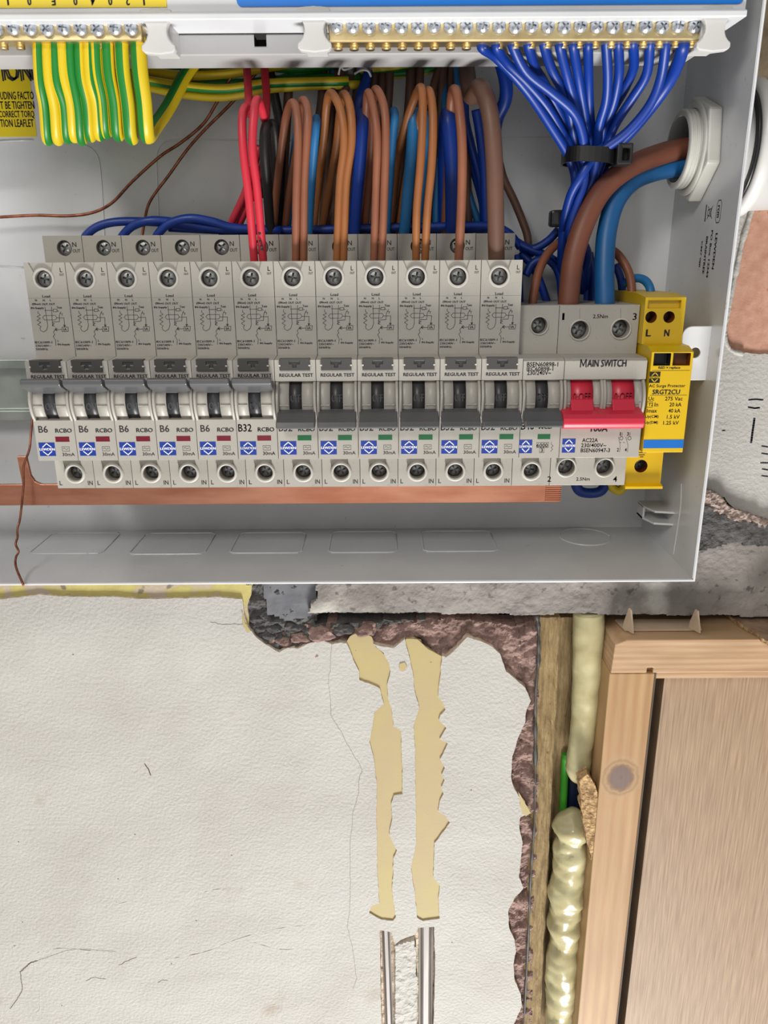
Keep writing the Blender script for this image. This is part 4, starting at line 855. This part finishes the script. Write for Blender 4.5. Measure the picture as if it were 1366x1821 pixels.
# ================================================================ TERMINAL BARS AT THE TOP
HD = 352.0; hz0, hz1 = P(640, 97, HD).z, lz-2.6
b = MB(); b.box(BL+10, P(1250, 60, HD).x, HD, HD+22, hz0, hz1+3, GREYP)
sq0, sq1 = P(453, 82, HD), P(472, 50, HD); ct = MB(); ct.box(sq0.x, sq1.x, HD-1, HD+8, sq0.z, sq1.z, DARK)
b = bake(b, [ct], .5); tag(b.build('terminal_bar_carrier', org=(BL+10, HD+20, hz0)), 'grey plastic carrier rail holding both brass bars across the top', 'carrier rail')
BAR = 340.0
SC_Z = [screw(2.5, ZINC, 1.0, a) for a in (10, 33, 52, 75)]
def brass_bar(u0, u1, us, v0, label, cat_u):
    zb = P((u0+u1)/2, 72, BAR).z; x0, x1_ = P(u0, v0, BAR).x, P(u1, v0, BAR).x; o = Vector((x0, BAR, zb))
    e = empty('terminal_bar', o, label, 'terminal bar'); b = MB()
    b.box(x0, x1_, BAR, BAR+7, zb, zb+8.4, BRASS); b.box(x0, x1_, BAR-1.2, BAR+7, zb-.6, zb+.3, BRASS)
    b = bake(b, [], .5)
    for k, u in enumerate(us):
        x = P(u, 60, BAR).x; b.lathe([(1.5, -1.6), (1.8, -1.4), (1.8, .2)], (x+.4, BAR+4.8, zb-.4), (0, 0, 1), BRASS, 16); b.lathe([(2.0, 0), (2.0, .8), (1.8, 1.0)], (x, BAR+4.5, zb+8.2), (0, 0, 1), BRASS, 16)
    b.build('bar', e, o)
    for k, u in enumerate(us):
        s_ = MB(); p = P(u, v0+(k*7 % 3)-1, BAR-1.6); put(s_, SC_Z[(k*5+k//3) % 4], p); s_.lathe([(1.7, 0), (1.7, 3)], p+Vector((0, .5, 0)), (0, 1, 0), ZINC, 12); s_.build('screw', e, o)
    return e
nb = [598+29.05*k for k in range(23)]
brass_bar(584, 1250, nb, 46, 'long brass neutral bar with a row of cross-head screws, blue wires below', 0)
eb = [-98+30*k for k in range(0)]+[-68, -38, -8, 22, 52, 82, 112, 142, 172, 203, 232]
brass_bar(-110, 252, eb, 50, 'brass earth bar with cross-head screws at top left, striped wires below', 0)
for u, v, lab in ((281, 57, 'white plastic spool-shaped clip at the right end of the earth bar'), (559, 53, 'white plastic spool-shaped clip at the left end of the neutral bar'), (1270, 52, 'white plastic spool-shaped clip at the right end of the neutral bar')):
    c = P(u, v, 336); hw, hh = 6.4, 7.2; b = MB()
    out = [(-hw, hh-1), (-hw+1, hh), (0, hh+.5), (hw-1, hh), (hw, hh-1)]+arc(hw+2.4, 0, 5.2, 118, 242, 8)+[(hw, -hh+1), (hw-1, -hh), (0, -hh-.6), (-hw+1, -hh), (-hw, -hh+1)]+arc(-hw-2.4, 0, 5.2, -62, 62, 8)
    b.prism([(c.x+x, c.z+z) for x, z in out], 334.5, 338, 'y', WHITEP); b.box(c.x-4.2, c.x+4.2, 337.8, 352.2, c.z-5.5, c.z+5.5, WHITEP)
    b = bake(b, [], .5); tag(b.build('bar_clip', org=(c.x, 352, c.z-hh)), lab, 'plastic clip', 'clips on the terminal bar carrier')

# ================================================================ WIRES
def wire(name, label, pts, r, m, cat='wire', group=None, px=True, **k):
    P3 = [P(*p) for p in pts]; b = MB(); b.tube(P3, r, m, **k); return tag(b.build(name, org=P3[-1]), label, cat, group)
# earth loops
EL = [(68, 97, 84, 258, 2.1, 12, 4), (84, 93, 102, 258, 2.1, 2, 3), (98, 94, 119, 255, 2.1, 13, 4), (110, 84, 131, 253, 2.1, 2, 3), (124, 80, 144, 258, 2.1, 13, 4), (141, 87, 160, 252, 2.1, 15, 4), (157, 90, 176, 250, 2.1, 11, 4),
      (170, 80, 188, 246, 2.1, 13, 3), (191, 79, 209, 250, 2.3, 14, 4), (216, 78, 233, 254, 2.7, 15, 3), (246, 76, 262, 250, 3.1, 0, 9)]
for k, (u, v, u2, v2, r_, rot, wd) in enumerate(EL):
    last = k == len(EL)-1
    pts = [(u, 66, 344), (u, v, 344), (u+3, v+50, 346), (u2-6, v2-70, 350), (u2-2, v2-18, 355), (u2+2, v2-8, 361)]
    pts += [(u2+12, v2-22, 372), (u2+38, v2-60, 384), (u2+68, v2-115, 392), (u2+95, v2-148, 396), (u2+130, v2-160, 398)] if last else [(u2+2, v2-20, 372), (u2+1, v2-60, 384), (u2, v2-120, 394), (u2+20, v2-160, 398)]
    wire('earth_wire', ['yellow and green earth wire looping below the earth bar, %s from the left' % ORD[k], 'thickest green and yellow earth wire, last loop at the right of the earth bar'][last], pts, r_, YW, 'wire', 'earth wires looping below the earth bar', m2=GW, rot=rot, width=wd, n=16)
    if not last:
        b = MB(); a = P(u, 62, 344); c = P(u, v+2, 344); b.tube([a, (a+c)/2, c], 1.1, COPW, n=8); 
EB = [([(250, 112, 398), (330, 116, 398), (420, 112, 397), (520, 122, 396), (610, 112, 398)], 'topmost'), ([(250, 122, 395), (320, 134, 395), (400, 132, 394), (500, 116, 394), (600, 100, 394)], 'second'),
      ([(250, 128, 400), (340, 145, 400), (430, 148, 399), (520, 140, 399), (640, 138, 400)], 'third'), ([(250, 140, 392), (320, 152, 392), (400, 158, 391), (480, 148, 391), (620, 144, 394)], 'fourth'),
      ([(250, 152, 396), (330, 168, 396), (400, 172, 395), (480, 158, 394), (560, 152, 395), (640, 150, 398)], 'fifth'), ([(250, 146, 402), (330, 160, 402), (420, 166, 401), (540, 128, 400), (640, 104, 400)], 'sixth'),
      ([(250, 104, 404), (380, 120, 404), (520, 108, 404), (640, 122, 404)], 'rearmost')]
for k, (pts, w_) in enumerate(EB):
    wire('earth_wire', 'yellow and green earth wire of the sagging bundle under the carrier, %s' % w_, pts, 1.9, YW, 'wire', 'earth bundle under the carrier rail', m2=GW, rot=(k*5) % 14, width=5+(k % 3), n=14)
for k, pts in enumerate(([(640, 125, 398), (720, 116, 398), (790, 96, 399)], [(650, 112, 401), (730, 104, 401), (800, 92, 401)], [(640, 132, 404), (740, 128, 404), (850, 100, 404)])):
    wire('earth_wire', 'yellow and green earth wire rising behind the neutral bar, %s' % ('lower one', 'upper one', 'rear one')[k], pts, 1.9, YW, 'wire', 'earth wires behind the neutral bar', m2=GW, rot=k*4+2, width=6, n=14)

# red pair
wire('red_wire', 'bright red wire loop into the B32 breaker, left one of the two', [(452, 468, 362), (452, 461, 360), (443, 355, 352), (433, 270, 350), (431, 210, 352), (437, 191, 358), (443, 200, 366), (441, 150, 380), (437, 90, 390)], 1.75, REDW)
wire('red_wire', 'bright red wire loop into the B32 breaker, right one of the two', [(468, 468, 363), (468, 461, 360), (458, 343, 352), (449, 266, 349), (452, 200, 350), (457, 178, 355), (463, 186, 364), (472, 214, 376), (474, 170, 386), (468, 90, 392)], 1.75, REDW)
wire('red_wire', 'dark shaded red wire slanting down behind the red loops, outer one', [(462, 260, 385), (447, 310, 388), (433, 350, 390), (409, 404, 394), (405, 440, 396)], 1.75, REDW)
wire('red_wire', 'dark shaded red wire slanting down behind the red loops, inner one', [(475, 270, 390), (455, 330, 392), (441, 365, 393), (424, 404, 396), (420, 440, 396)], 1.75, REDW)
for k, (pts, lab) in enumerate((([(482, 430, 392), (476, 340, 378), (470, 260, 370), (474, 224, 372), (482, 240, 384), (484, 330, 392), (480, 430, 396)], 'black wire loop standing just right of the red loops'),
     ([(490, 430, 398), (492, 330, 390), (490, 240, 378), (482, 222, 378), (478, 260, 388), (470, 350, 398)], 'black wire loop behind the first black loop'),
     ([(474, 100, 398), (486, 160, 396), (498, 225, 396), (500, 300, 398), (492, 430, 400)], 'long black wire coming down from the carrier rail'))):
    wire('black_wire', lab, pts, 2.2, BLKW)
rw = [o for o in sc.objects if o.name == 'red_wire.001'][0]; ow = P(468, 92, 392)
for u, v, r_ in ((461, 404, .55), (461, 410, .5), (462, 417, .6), (463, 431, .55), (465, 440, .65), (466, 446, .6)):
    b = MB(); p = P(u, v, 355); b.lathe([(.05, -.3), (r_, -.2), (r_, .3)], p-Vector((0, .2, 0)), (0, 1, 0), INK, 10); b.build('ink_mark', rw, ow)
# brown loops: front leg, top, back leg
BR = [(BRN, 1.72, [(526, 461), (527, 354), (530, 266), (529, 205), (521, 183)], [(511, 200), (503, 244), (492, 340), (486, 420)], 'brown wire loop, left of the pair above the first breaker switched off'),
  (BRN, 1.72, [(540, 461), (541, 332), (546, 244), (548, 200), (541, 179)], [(534, 190), (530, 250), (515, 340), (505, 420)], 'brown wire loop, right of the pair above the first breaker switched off'),
  (BRO, 1.72, [(599, 461), (604, 332), (612, 255), (607, 200), (591, 167)], [(582, 180), (576, 244), (566, 330), (556, 420)], 'tan-brown wire loop, left of the pair above the dirt-speckled breaker'),
  (BRO, 1.72, [(611, 461), (615, 332), (625, 255), (624, 200), (615, 170)], [(607, 180), (598, 260), (584, 340), (570, 420)], 'tan-brown wire loop, right of the pair above the dirt-speckled breaker'),
  (BRN, 1.72, [(665, 461), (669, 332), (671, 255), (667, 205), (657, 167)], [(652, 180), (650, 260), (644, 340), (632, 420)], 'brown wire loop, left of the pair in the middle of the row'),
  (BRN, 1.72, [(679, 461), (683, 354), (686, 255), (684, 195), (672, 162)], [(664, 172), (660, 260), (655, 340), (648, 420)], 'brown wire loop, right of the pair in the middle of the row'),
  (BRO, 1.72, [(740, 461), (741, 376), (748, 288), (752, 205), (750, 158)], [(740, 168), (722, 220), (706, 290), (692, 420)], 'orange-brown wire loop, left of the pair in front of a light blue wire'),
  (BRO, 1.72, [(756, 461), (760, 376), (768, 288), (770, 205), (764, 163)], [(756, 175), (740, 240), (722, 320), (708, 420)], 'orange-brown wire loop, right of the pair in front of a light blue wire'),
  (BRN, 2.0, [(816, 461), (821, 354), (822, 266), (818, 205), (811, 162)], [(803, 172), (800, 240), (796, 330), (790, 420)], 'single brown wire loop left of the thickest brown one')]
for mt, r_, fr, bk, lab in BR:
    pts = [(fr[0][0], 470, 362)]+[(u, v, d) for (u, v), d in zip(fr, (361, 354, 350, 351, 358))]+[(u, v, d) for (u, v), d in zip(bk, (367, 376, 388, 396))]
    wire('brown_wire', lab, pts, r_, mt)
wire('brown_wire', 'thickest grey-brown wire entering the last breaker with a diagram', [(884, 470, 362), (883, 461, 360), (881, 354, 354), (878, 266, 352), (870, 195, 354), (854, 156, 362), (838, 170, 374), (830, 120, 388), (828, 80, 396)], 3.6, BRD, n=18)
wire('brown_wire', 'thin dark brown wire running down right of the breakers on the back panel', [(886, 280, 404), (896, 318, 404), (914, 356, 403), (930, 395, 402), (939, 425, 401), (938, 460, 402)], 1.9, BRD)
for k, (pts, lab) in enumerate((([(560, 100, 404), (598, 130, 400), (588, 170, 396), (575, 250, 398)], 'dark brown core slanting out of the left grey cable sheath'), ([(640, 100, 404), (628, 130, 400), (612, 165, 396), (600, 200, 398)], 'dark brown core slanting out of the right grey cable sheath'),
     ([(796, 92, 402), (778, 130, 400), (768, 175, 398), (764, 260, 400)], 'thin brown core coming down behind the orange-brown loops'), ([(676, 98, 403), (680, 140, 400), (676, 175, 394)], 'dark brown core coming down behind the middle loops'),
     ([(648, 420, 400), (650, 330, 396), (668, 240, 392), (676, 180, 388)], 'dark brown wire rising behind the middle pair'), ([(700, 430, 402), (716, 350, 400), (722, 300, 398), (735, 200, 392)], 'dark brown wire rising behind the orange-brown pair'))):
    wire('brown_wire', lab, pts, 1.75, BRD)
# grey cable sheaths
for k, (u, lab) in enumerate(((622, 'grey cable sheath end hanging from the carrier rail, lighter left one'), (655, 'grey cable sheath end hanging from the carrier rail, darker right one'))):
    wire('cable_sheath', lab, [(u, 85, 398), (u-2, 105, 398), (u-8, 128, 397)], 3.6, GRYW, 'cable sheath', n=14)
for k, pts in enumerate(([(602, 133, 392), (606, 118, 391), (612, 124, 391), (628, 119, 392)], [(630, 132, 392), (642, 125, 392), (654, 126, 392), (660, 136, 394)])):
    wire('sheath_tear', 'pale torn curl of sheath, %s' % ('left one', 'right one')[k], pts, .5, WHITEP, 'sheath scrap', n=6)
for k, (u, v) in enumerate(((419, 100), (470, 100))):
    b = MB(); c = P(u, v, 392); b.tube([c+Vector((-3, 0, 3)), c+Vector((-3.2, 0, 0)), c+Vector((0, -1, -2.6)), c+Vector((3, 0, .5)), c+Vector((2.4, 0, 3))], .7, NUTP, n=8); tag(b.build('cable_hook', org=c), 'small translucent hook under the carrier rail, %s' % ('left of the red wires', 'right of the red wires')[k], 'hook')
# light blue and blue loops between the brown ones
LB = [(BLL, 1.8, [(548, 440, 388), (550, 400, 384), (556, 300, 374), (562, 225, 368), (562, 212, 374), (556, 240, 384), (545, 330, 394)], 'light blue wire loop right of the first brown pair'),
  (BLL, 1.8, [(508, 440, 398), (513, 380, 394), (520, 300, 388), (528, 240, 384)], 'light blue wire glimpsed behind the first brown pair'),
  (BLU, 2.7, [(628, 440, 388), (632, 380, 382), (640, 290, 374), (645, 220, 370), (644, 205, 377), (640, 240, 388)], 'blue wire loop between the second and middle brown pairs'),
  (BLL, 1.8, [(686, 440, 392), (692, 340, 384), (699, 240, 376), (702, 206, 374), (699, 202, 380), (694, 260, 390)], 'light blue wire loop right of the middle brown pair'),
  (BLL, 2.5, [(716, 440, 390), (722, 380, 384), (730, 290, 378), (736, 215, 374), (740, 203, 380), (738, 240, 390)], 'wide light blue wire loop left of the orange-brown pair'),
  (BLL, 1.8, [(738, 440, 394), (748, 360, 388), (756, 280, 382), (759, 212, 380), (762, 206, 386)], 'light blue wire between the two orange-brown legs'),
  (BLL, 1.8, [(775, 440, 398), (776, 360, 396), (778, 280, 394)], 'dim light blue wire right of the orange-brown pair'),
  (BLU, 3.1, [(804, 440, 388), (804, 380, 382), (803, 290, 374), (798, 220, 370), (796, 204, 376), (792, 240, 386), (790, 420, 398)], 'broad blue wire loop left of the single brown wire'),
  (BLL, 1.7, [(790, 92, 402), (788, 140, 401), (790, 200, 398)], 'light blue core coming down behind the single brown wire'),
  (BLL, 1.8, [(814, 88, 396), (813, 120, 396), (816, 160, 392)], 'teal core coming down above the single brown wire'),
  (BLU, 2.0, [(838, 88, 398), (830, 140, 396), (826, 200, 394), (838, 260, 394), (856, 330, 396), (862, 420, 398)], 'blue wire running down left of the thickest brown wire'),
  (BLU, 2.0, [(846, 195, 385), (852, 230, 386), (860, 300, 390), (864, 420, 396)], 'blue wire tucked against the thickest brown wire'),
  (BLU, 1.9, [(822, 222, 398), (836, 280, 399), (852, 335, 399), (862, 380, 400)], 'blue wire slanting behind the thickest brown wire'),
  (BLL, 1.8, [(828, 320, 400), (838, 360, 400), (850, 395, 401), (856, 430, 402)], 'teal wire slanting down to the last breakers'),
  (BLU, 3.0, [(876, 92, 394), (890, 110, 394), (900, 150, 394), (898, 180, 396), (884, 212, 400), (876, 260, 404)], 'dark blue wire bowing out behind the thickest brown wire')]
for mt, r_, pts, lab in LB: wire('blue_wire', lab, pts, r_, mt)
wire('blue_wire', 'dark blue core from the right grey sheath down to the second pair', [(660, 100, 400), (652, 140, 396), (640, 175, 392), (636, 230, 394)], 2.2, BLU)
wire('blue_wire', 'dim blue core left of the grey sheath ends', [(600, 110, 402), (592, 140, 400), (586, 175, 402)], 1.8, BLL)
for k, (u0, u1, dd) in enumerate(((498, 512, 401), (536, 572, 403), (572, 590, 402), (588, 606, 400), (618, 634, 402), (644, 664, 403), (662, 690, 401), (706, 728, 402), (722, 744, 403), (770, 784, 401), (806, 800, 403), (834, 826, 400))):  # extra dark wires put in so gaps between loops read as shade
    wire('shade_wire', 'added dark brown wire deepening the shade behind the wire loops, %s from the left' % ORD[k], [(u0, 440, dd), (u0+(u1-u0)*.3, 360, dd), (u0+(u1-u0)*.6, 270, dd-2), (u1, 180, dd-1), (u1+4, 92, dd)], 2.1, (BRD, BLKW, BRD)[k % 3] if False else BRD, group='added dark wires behind the loops')
# neutral links along the breaker tops
NL = [([(148, 432, 386), (154, 418, 386), (176, 402, 386), (215, 394, 386), (290, 396, 388), (380, 407, 390), (440, 406, 392), (480, 408, 394)], 'leftmost'), ([(212, 432, 386), (219, 418, 386), (238, 401, 385), (270, 392, 384), (320, 396, 386), (400, 408, 388), (460, 410, 391)], 'second'),
      ([(274, 432, 386), (281, 416, 385), (302, 397, 384), (338, 388, 383), (378, 394, 384), (418, 405, 386), (500, 409, 389)], 'third')]
for pts, w_ in NL: wire('neutral_wire', 'dark blue wire arching over the breaker tops at left, %s arch' % w_, pts, 1.9, BLU, group='neutral links over the breakers')
wire('neutral_wire', 'dark blue wire lying along the breaker tops behind the loops', [(300, 405, 390), (360, 408, 391), (430, 410, 392), (560, 408, 392), (700, 404, 392), (800, 402, 392), (870, 402, 393), (905, 414, 394), (925, 440, 396)], 1.8, BLU)
wire('neutral_wire', 'second dark blue wire along the breaker tops, lower and deeper', [(390, 418, 396), (520, 414, 396), (640, 412, 396), (760, 410, 396), (880, 408, 396), (920, 430, 398), (950, 452, 400)], 1.8, BLU)
# neutral wires from the brass bar through the cable tie
NW = [[(858, 85), (880, 100), (912, 132), (945, 172), (980, 225), (1010, 275)], [(884, 85), (902, 112), (938, 148), (972, 188), (998, 232), (1020, 275)], [(912, 82), (936, 128), (980, 164), (1020, 200), (1036, 240), (1038, 276)],
      [(940, 82), (952, 120), (966, 144), (990, 190), (1010, 232), (1026, 272)], [(968, 80), (980, 120), (1000, 160), (1012, 195), (1020, 235), (1030, 272)], [(996, 84), (1008, 132), (1020, 176), (1034, 224), (1044, 272)],
      [(1020, 84), (1028, 132), (1036, 180), (1044, 230), (1050, 272)], [(1046, 84), (1047, 140), (1049, 200), (1056, 272)], [(1078, 76), (1081, 135), (1078, 180), (1066, 224), (1062, 272)], [(1100, 80), (1101, 132), (1091, 184), (1072, 234), (1066, 274)],
      [(1126, 80), (1127, 120), (1110, 160), (1086, 206), (1072, 272)], [(1156, 80), (1150, 132), (1124, 176), (1094, 222), (1074, 272)], [(1184, 80), (1176, 136), (1156, 186), (1114, 236), (1058, 278)], [(1214, 86), (1200, 126), (1176, 166), (1132, 222), (1084, 276)]]
dep = [372, 376, 366, 382, 378, 374, 378, 381, 372, 380, 384, 376, 366, 380]
for k, pts in enumerate(NW):
    D = dep[k]; n = len(pts); us = (pts[-1][0]-1040)*.75
    q = [(pts[0][0], pts[0][1]-14, 345)]+[(u, v, 345+(D-345)*min(1, (i/(n-1))**.8)) for i, (u, v) in enumerate(pts)]
    if k == 12: q += [(1036, 310, 366), (1016, 345, 370), (1004, 390, 376), (1000, 425, 384), (1004, 470, 394)]
    else: q += [(1040+us*.75, 320, D+4), (1026+us*.55, 365, D+6), (1014+us*.5, 410, D+8), (1012+us*.6+(k % 4)*6, 455, min(404, D+14)), (1000+(k*13) % 60, 520, 404)]
    wire('neutral_wire', ['blue wire from the neutral bar into the cable tie, %s from the left' % ORD[k], 'broad blue wire at the right end of the neutral bar running into the tie'][k == 13], q, 2.6 if k == 13 else 1.95, BLU, group='blue wires from the neutral bar', n=14)
    b = MB(); a, c = P(pts[0][0], 72, 345), P(pts[0][0], pts[0][1]+1, 345)
    b.tube([a, (a+c)/2, c], 1.9, COPPER, n=8, jit=.5); tag(b.build('copper_strands', org=c), 'bare copper strands under the neutral bar, %s from the left' % ORD[k], 'copper strands', 'copper ends under the neutral bar')
for k, (pts, lab) in enumerate((([(994, 408, 392), (975, 428, 394), (950, 442, 396), (925, 440, 398)], 'blue wire branching left from the bundle, upper one'), ([(920, 432, 396), (950, 446, 396), (978, 458, 396), (998, 480, 396), (1004, 545, 398)], 'blue wire crossing down towards the main switch'),
    ([(925, 450, 400), (945, 470, 398), (960, 500, 398), (975, 545, 398)], 'blue wire curling down behind the plain breaker'), ([(935, 490, 392), (948, 468, 392), (975, 462, 392), (995, 490, 394), (1000, 545, 396)], 'blue wire arching just above the main switch'),
    ([(918, 455, 390), (922, 480, 388), (924, 540, 388)], 'short blue wire right of the last diagram breaker'), ([(1095, 470, 396), (1105, 500, 396), (1108, 545, 398)], 'blue wire half hidden right of the blue tail'), ([(1040, 440, 402), (1046, 480, 402), (1044, 545, 402)], 'deep blue wire seen between the two tails'), ([(1048, 450, 398), (1056, 490, 398), (1055, 545, 398)], 'blue wire seen between the two tails, nearer one'))):
    wire('blue_wire', lab, pts, 1.95, BLU)
# supply tails
wire('supply_tail', 'thick brown supply tail from the gland to the main switch', [(1330, 256, 385), (1225, 264, 385), (1170, 276, 383), (1115, 300, 378), (1068, 342, 374), (1036, 405, 370), (1018, 470, 368), (1010, 548, 367)], 4.7, mat('brown_tail_sheath', (116, 68, 50), .5, nscale=40), 'cable', n=22, sub=8)
wire('supply_tail', 'thick light blue supply tail from the gland to the main switch', [(1310, 292, 385), (1215, 296, 387), (1160, 306, 386), (1122, 324, 383), (1094, 360, 379), (1079, 415, 375), (1075, 480, 371), (1076, 548, 368)], 4.4, BLT, 'cable', n=22, sub=8)
wire('brown_wire', 'brown wire bending from behind the tail into the plain breaker', [(946, 550, 372), (950, 520, 373), (960, 478, 378), (978, 446, 384), (1006, 424, 390), (1030, 420, 396)], 2.0, BRN)
wire('brown_wire', 'thin brown wire curving into the yellow surge protector', [(1080, 440, 394), (1098, 452, 390), (1114, 475, 386), (1122, 500, 384), (1124, 528, 382)], 2.0, BRN)
wire('blue_wire', 'short light blue wire curving into the yellow surge protector', [(1110, 505, 396), (1128, 495, 390), (1146, 498, 386), (1156, 512, 382), (1157, 530, 380)], 2.0, BLL)
# cable ties
c0, c1 = P(1008, 279, 376), P(1078, 283, 376)
tie = empty('cable_tie', c1, 'black cable tie gathering the blue neutral wires', 'cable tie'); b = MB(); n = 40; hw = (c1.x-c0.x)/2+2.2; cx = (c0.x+c1.x)/2; cz = (c0.z+c1.z)/2
vs_ = []
for i in range(n):
    a = 2*math.pi*i/n; ux, uy = math.cos(a), math.sin(a); x = cx+hw*math.copysign(abs(ux)**.75, ux); y = 374+(12.5)*math.copysign(abs(uy)**.75, uy); dz = -(x-cx)*.05
    vs_ += [(x, y, cz-3.0+dz), (x, y, cz+3.0+dz), (cx+(x-cx)*.93, 374+(y-374)*.9, cz+3.0+dz), (cx+(x-cx)*.93, 374+(y-374)*.9, cz-3.0+dz)]
b.add(vs_, [(4*i+j, 4*((i+1) % n)+j, 4*((i+1) % n)+(j+1) % 4, 4*i+(j+1) % 4) for i in range(n) for j in range(4)], BLK); b.build('strap', tie, c1)
h0 = P(1108, 277, 368); b = MB(); b.box(h0.x-4.2, h0.x+2.6, 362, 370, h0.z-4.2, h0.z+4.4, BLK); cc = MB(); cc.box(h0.x-1.8, h0.x+1.2, 361, 366, h0.z-2.4, h0.z+2.6, DARK)
b = bake(b, [cc], .7); b.build('head', tie, c1)
b = MB(); c = P(988, 389, 382); b.box(c.x-2.8, c.x+3.5, 378, 385, c.z-3.6, c.z+3.6, BLK); b = bake(b, [], 1.2); tag(b.build('cable_tie', org=c), 'black cable tie head on the lower blue bundle', 'cable tie')
# bare drain wires
wire('bare_copper_wire', 'long thin bare copper wire sagging to the left across the back panel', [(422, 104, 394), (414, 130, 396), (384, 185, 400), (360, 222, 402), (320, 255, 404), (285, 278, 405), (235, 323, 406), (200, 360, 407), (165, 378, 408), (120, 384, 408), (60, 383, 408), (-30, 388, 408)], .72, COPW, n=8)
wire('bare_copper_wire', 'shorter thin bare copper wire dropping behind the breaker tops', [(474, 112, 394), (460, 125, 395), (430, 160, 397), (410, 185, 399), (360, 235, 402), (330, 270, 404), (300, 312, 405), (275, 345, 406), (262, 370, 406), (254, 412, 400), (248, 440, 398)], .72, COPW, n=8)
wire('bare_copper_wire', 'kinked bare copper wire hanging down past the busbar at left', [(58, 740, 370), (55, 772, 367), (52, 800, 364), (42, 830, 362), (42, 862, 361), (36, 920, 358), (31, 940, 356), (31, 955, 355), (28, 968, 353), (33, 981, 352), (28, 992, 350), (29, 1010, 346), (42, 1041, 338)], .55, COPW, n=8, smooth_path=True)
# wires seen under the main switch
wire('blue_wire', 'blue wire bulging out beneath the main switch', [(1020, 850, 384), (1030, 872, 384), (1050, 877, 384), (1070, 872, 384), (1080, 850, 386)], 2.6, BLU)
wire('earth_wire', 'green and yellow wire end beneath the surge protector', [(1080, 850, 384), (1090, 868, 384), (1104, 872, 383), (1114, 855, 384)], 2.2, YW, m2=GW, rot=4, width=6)
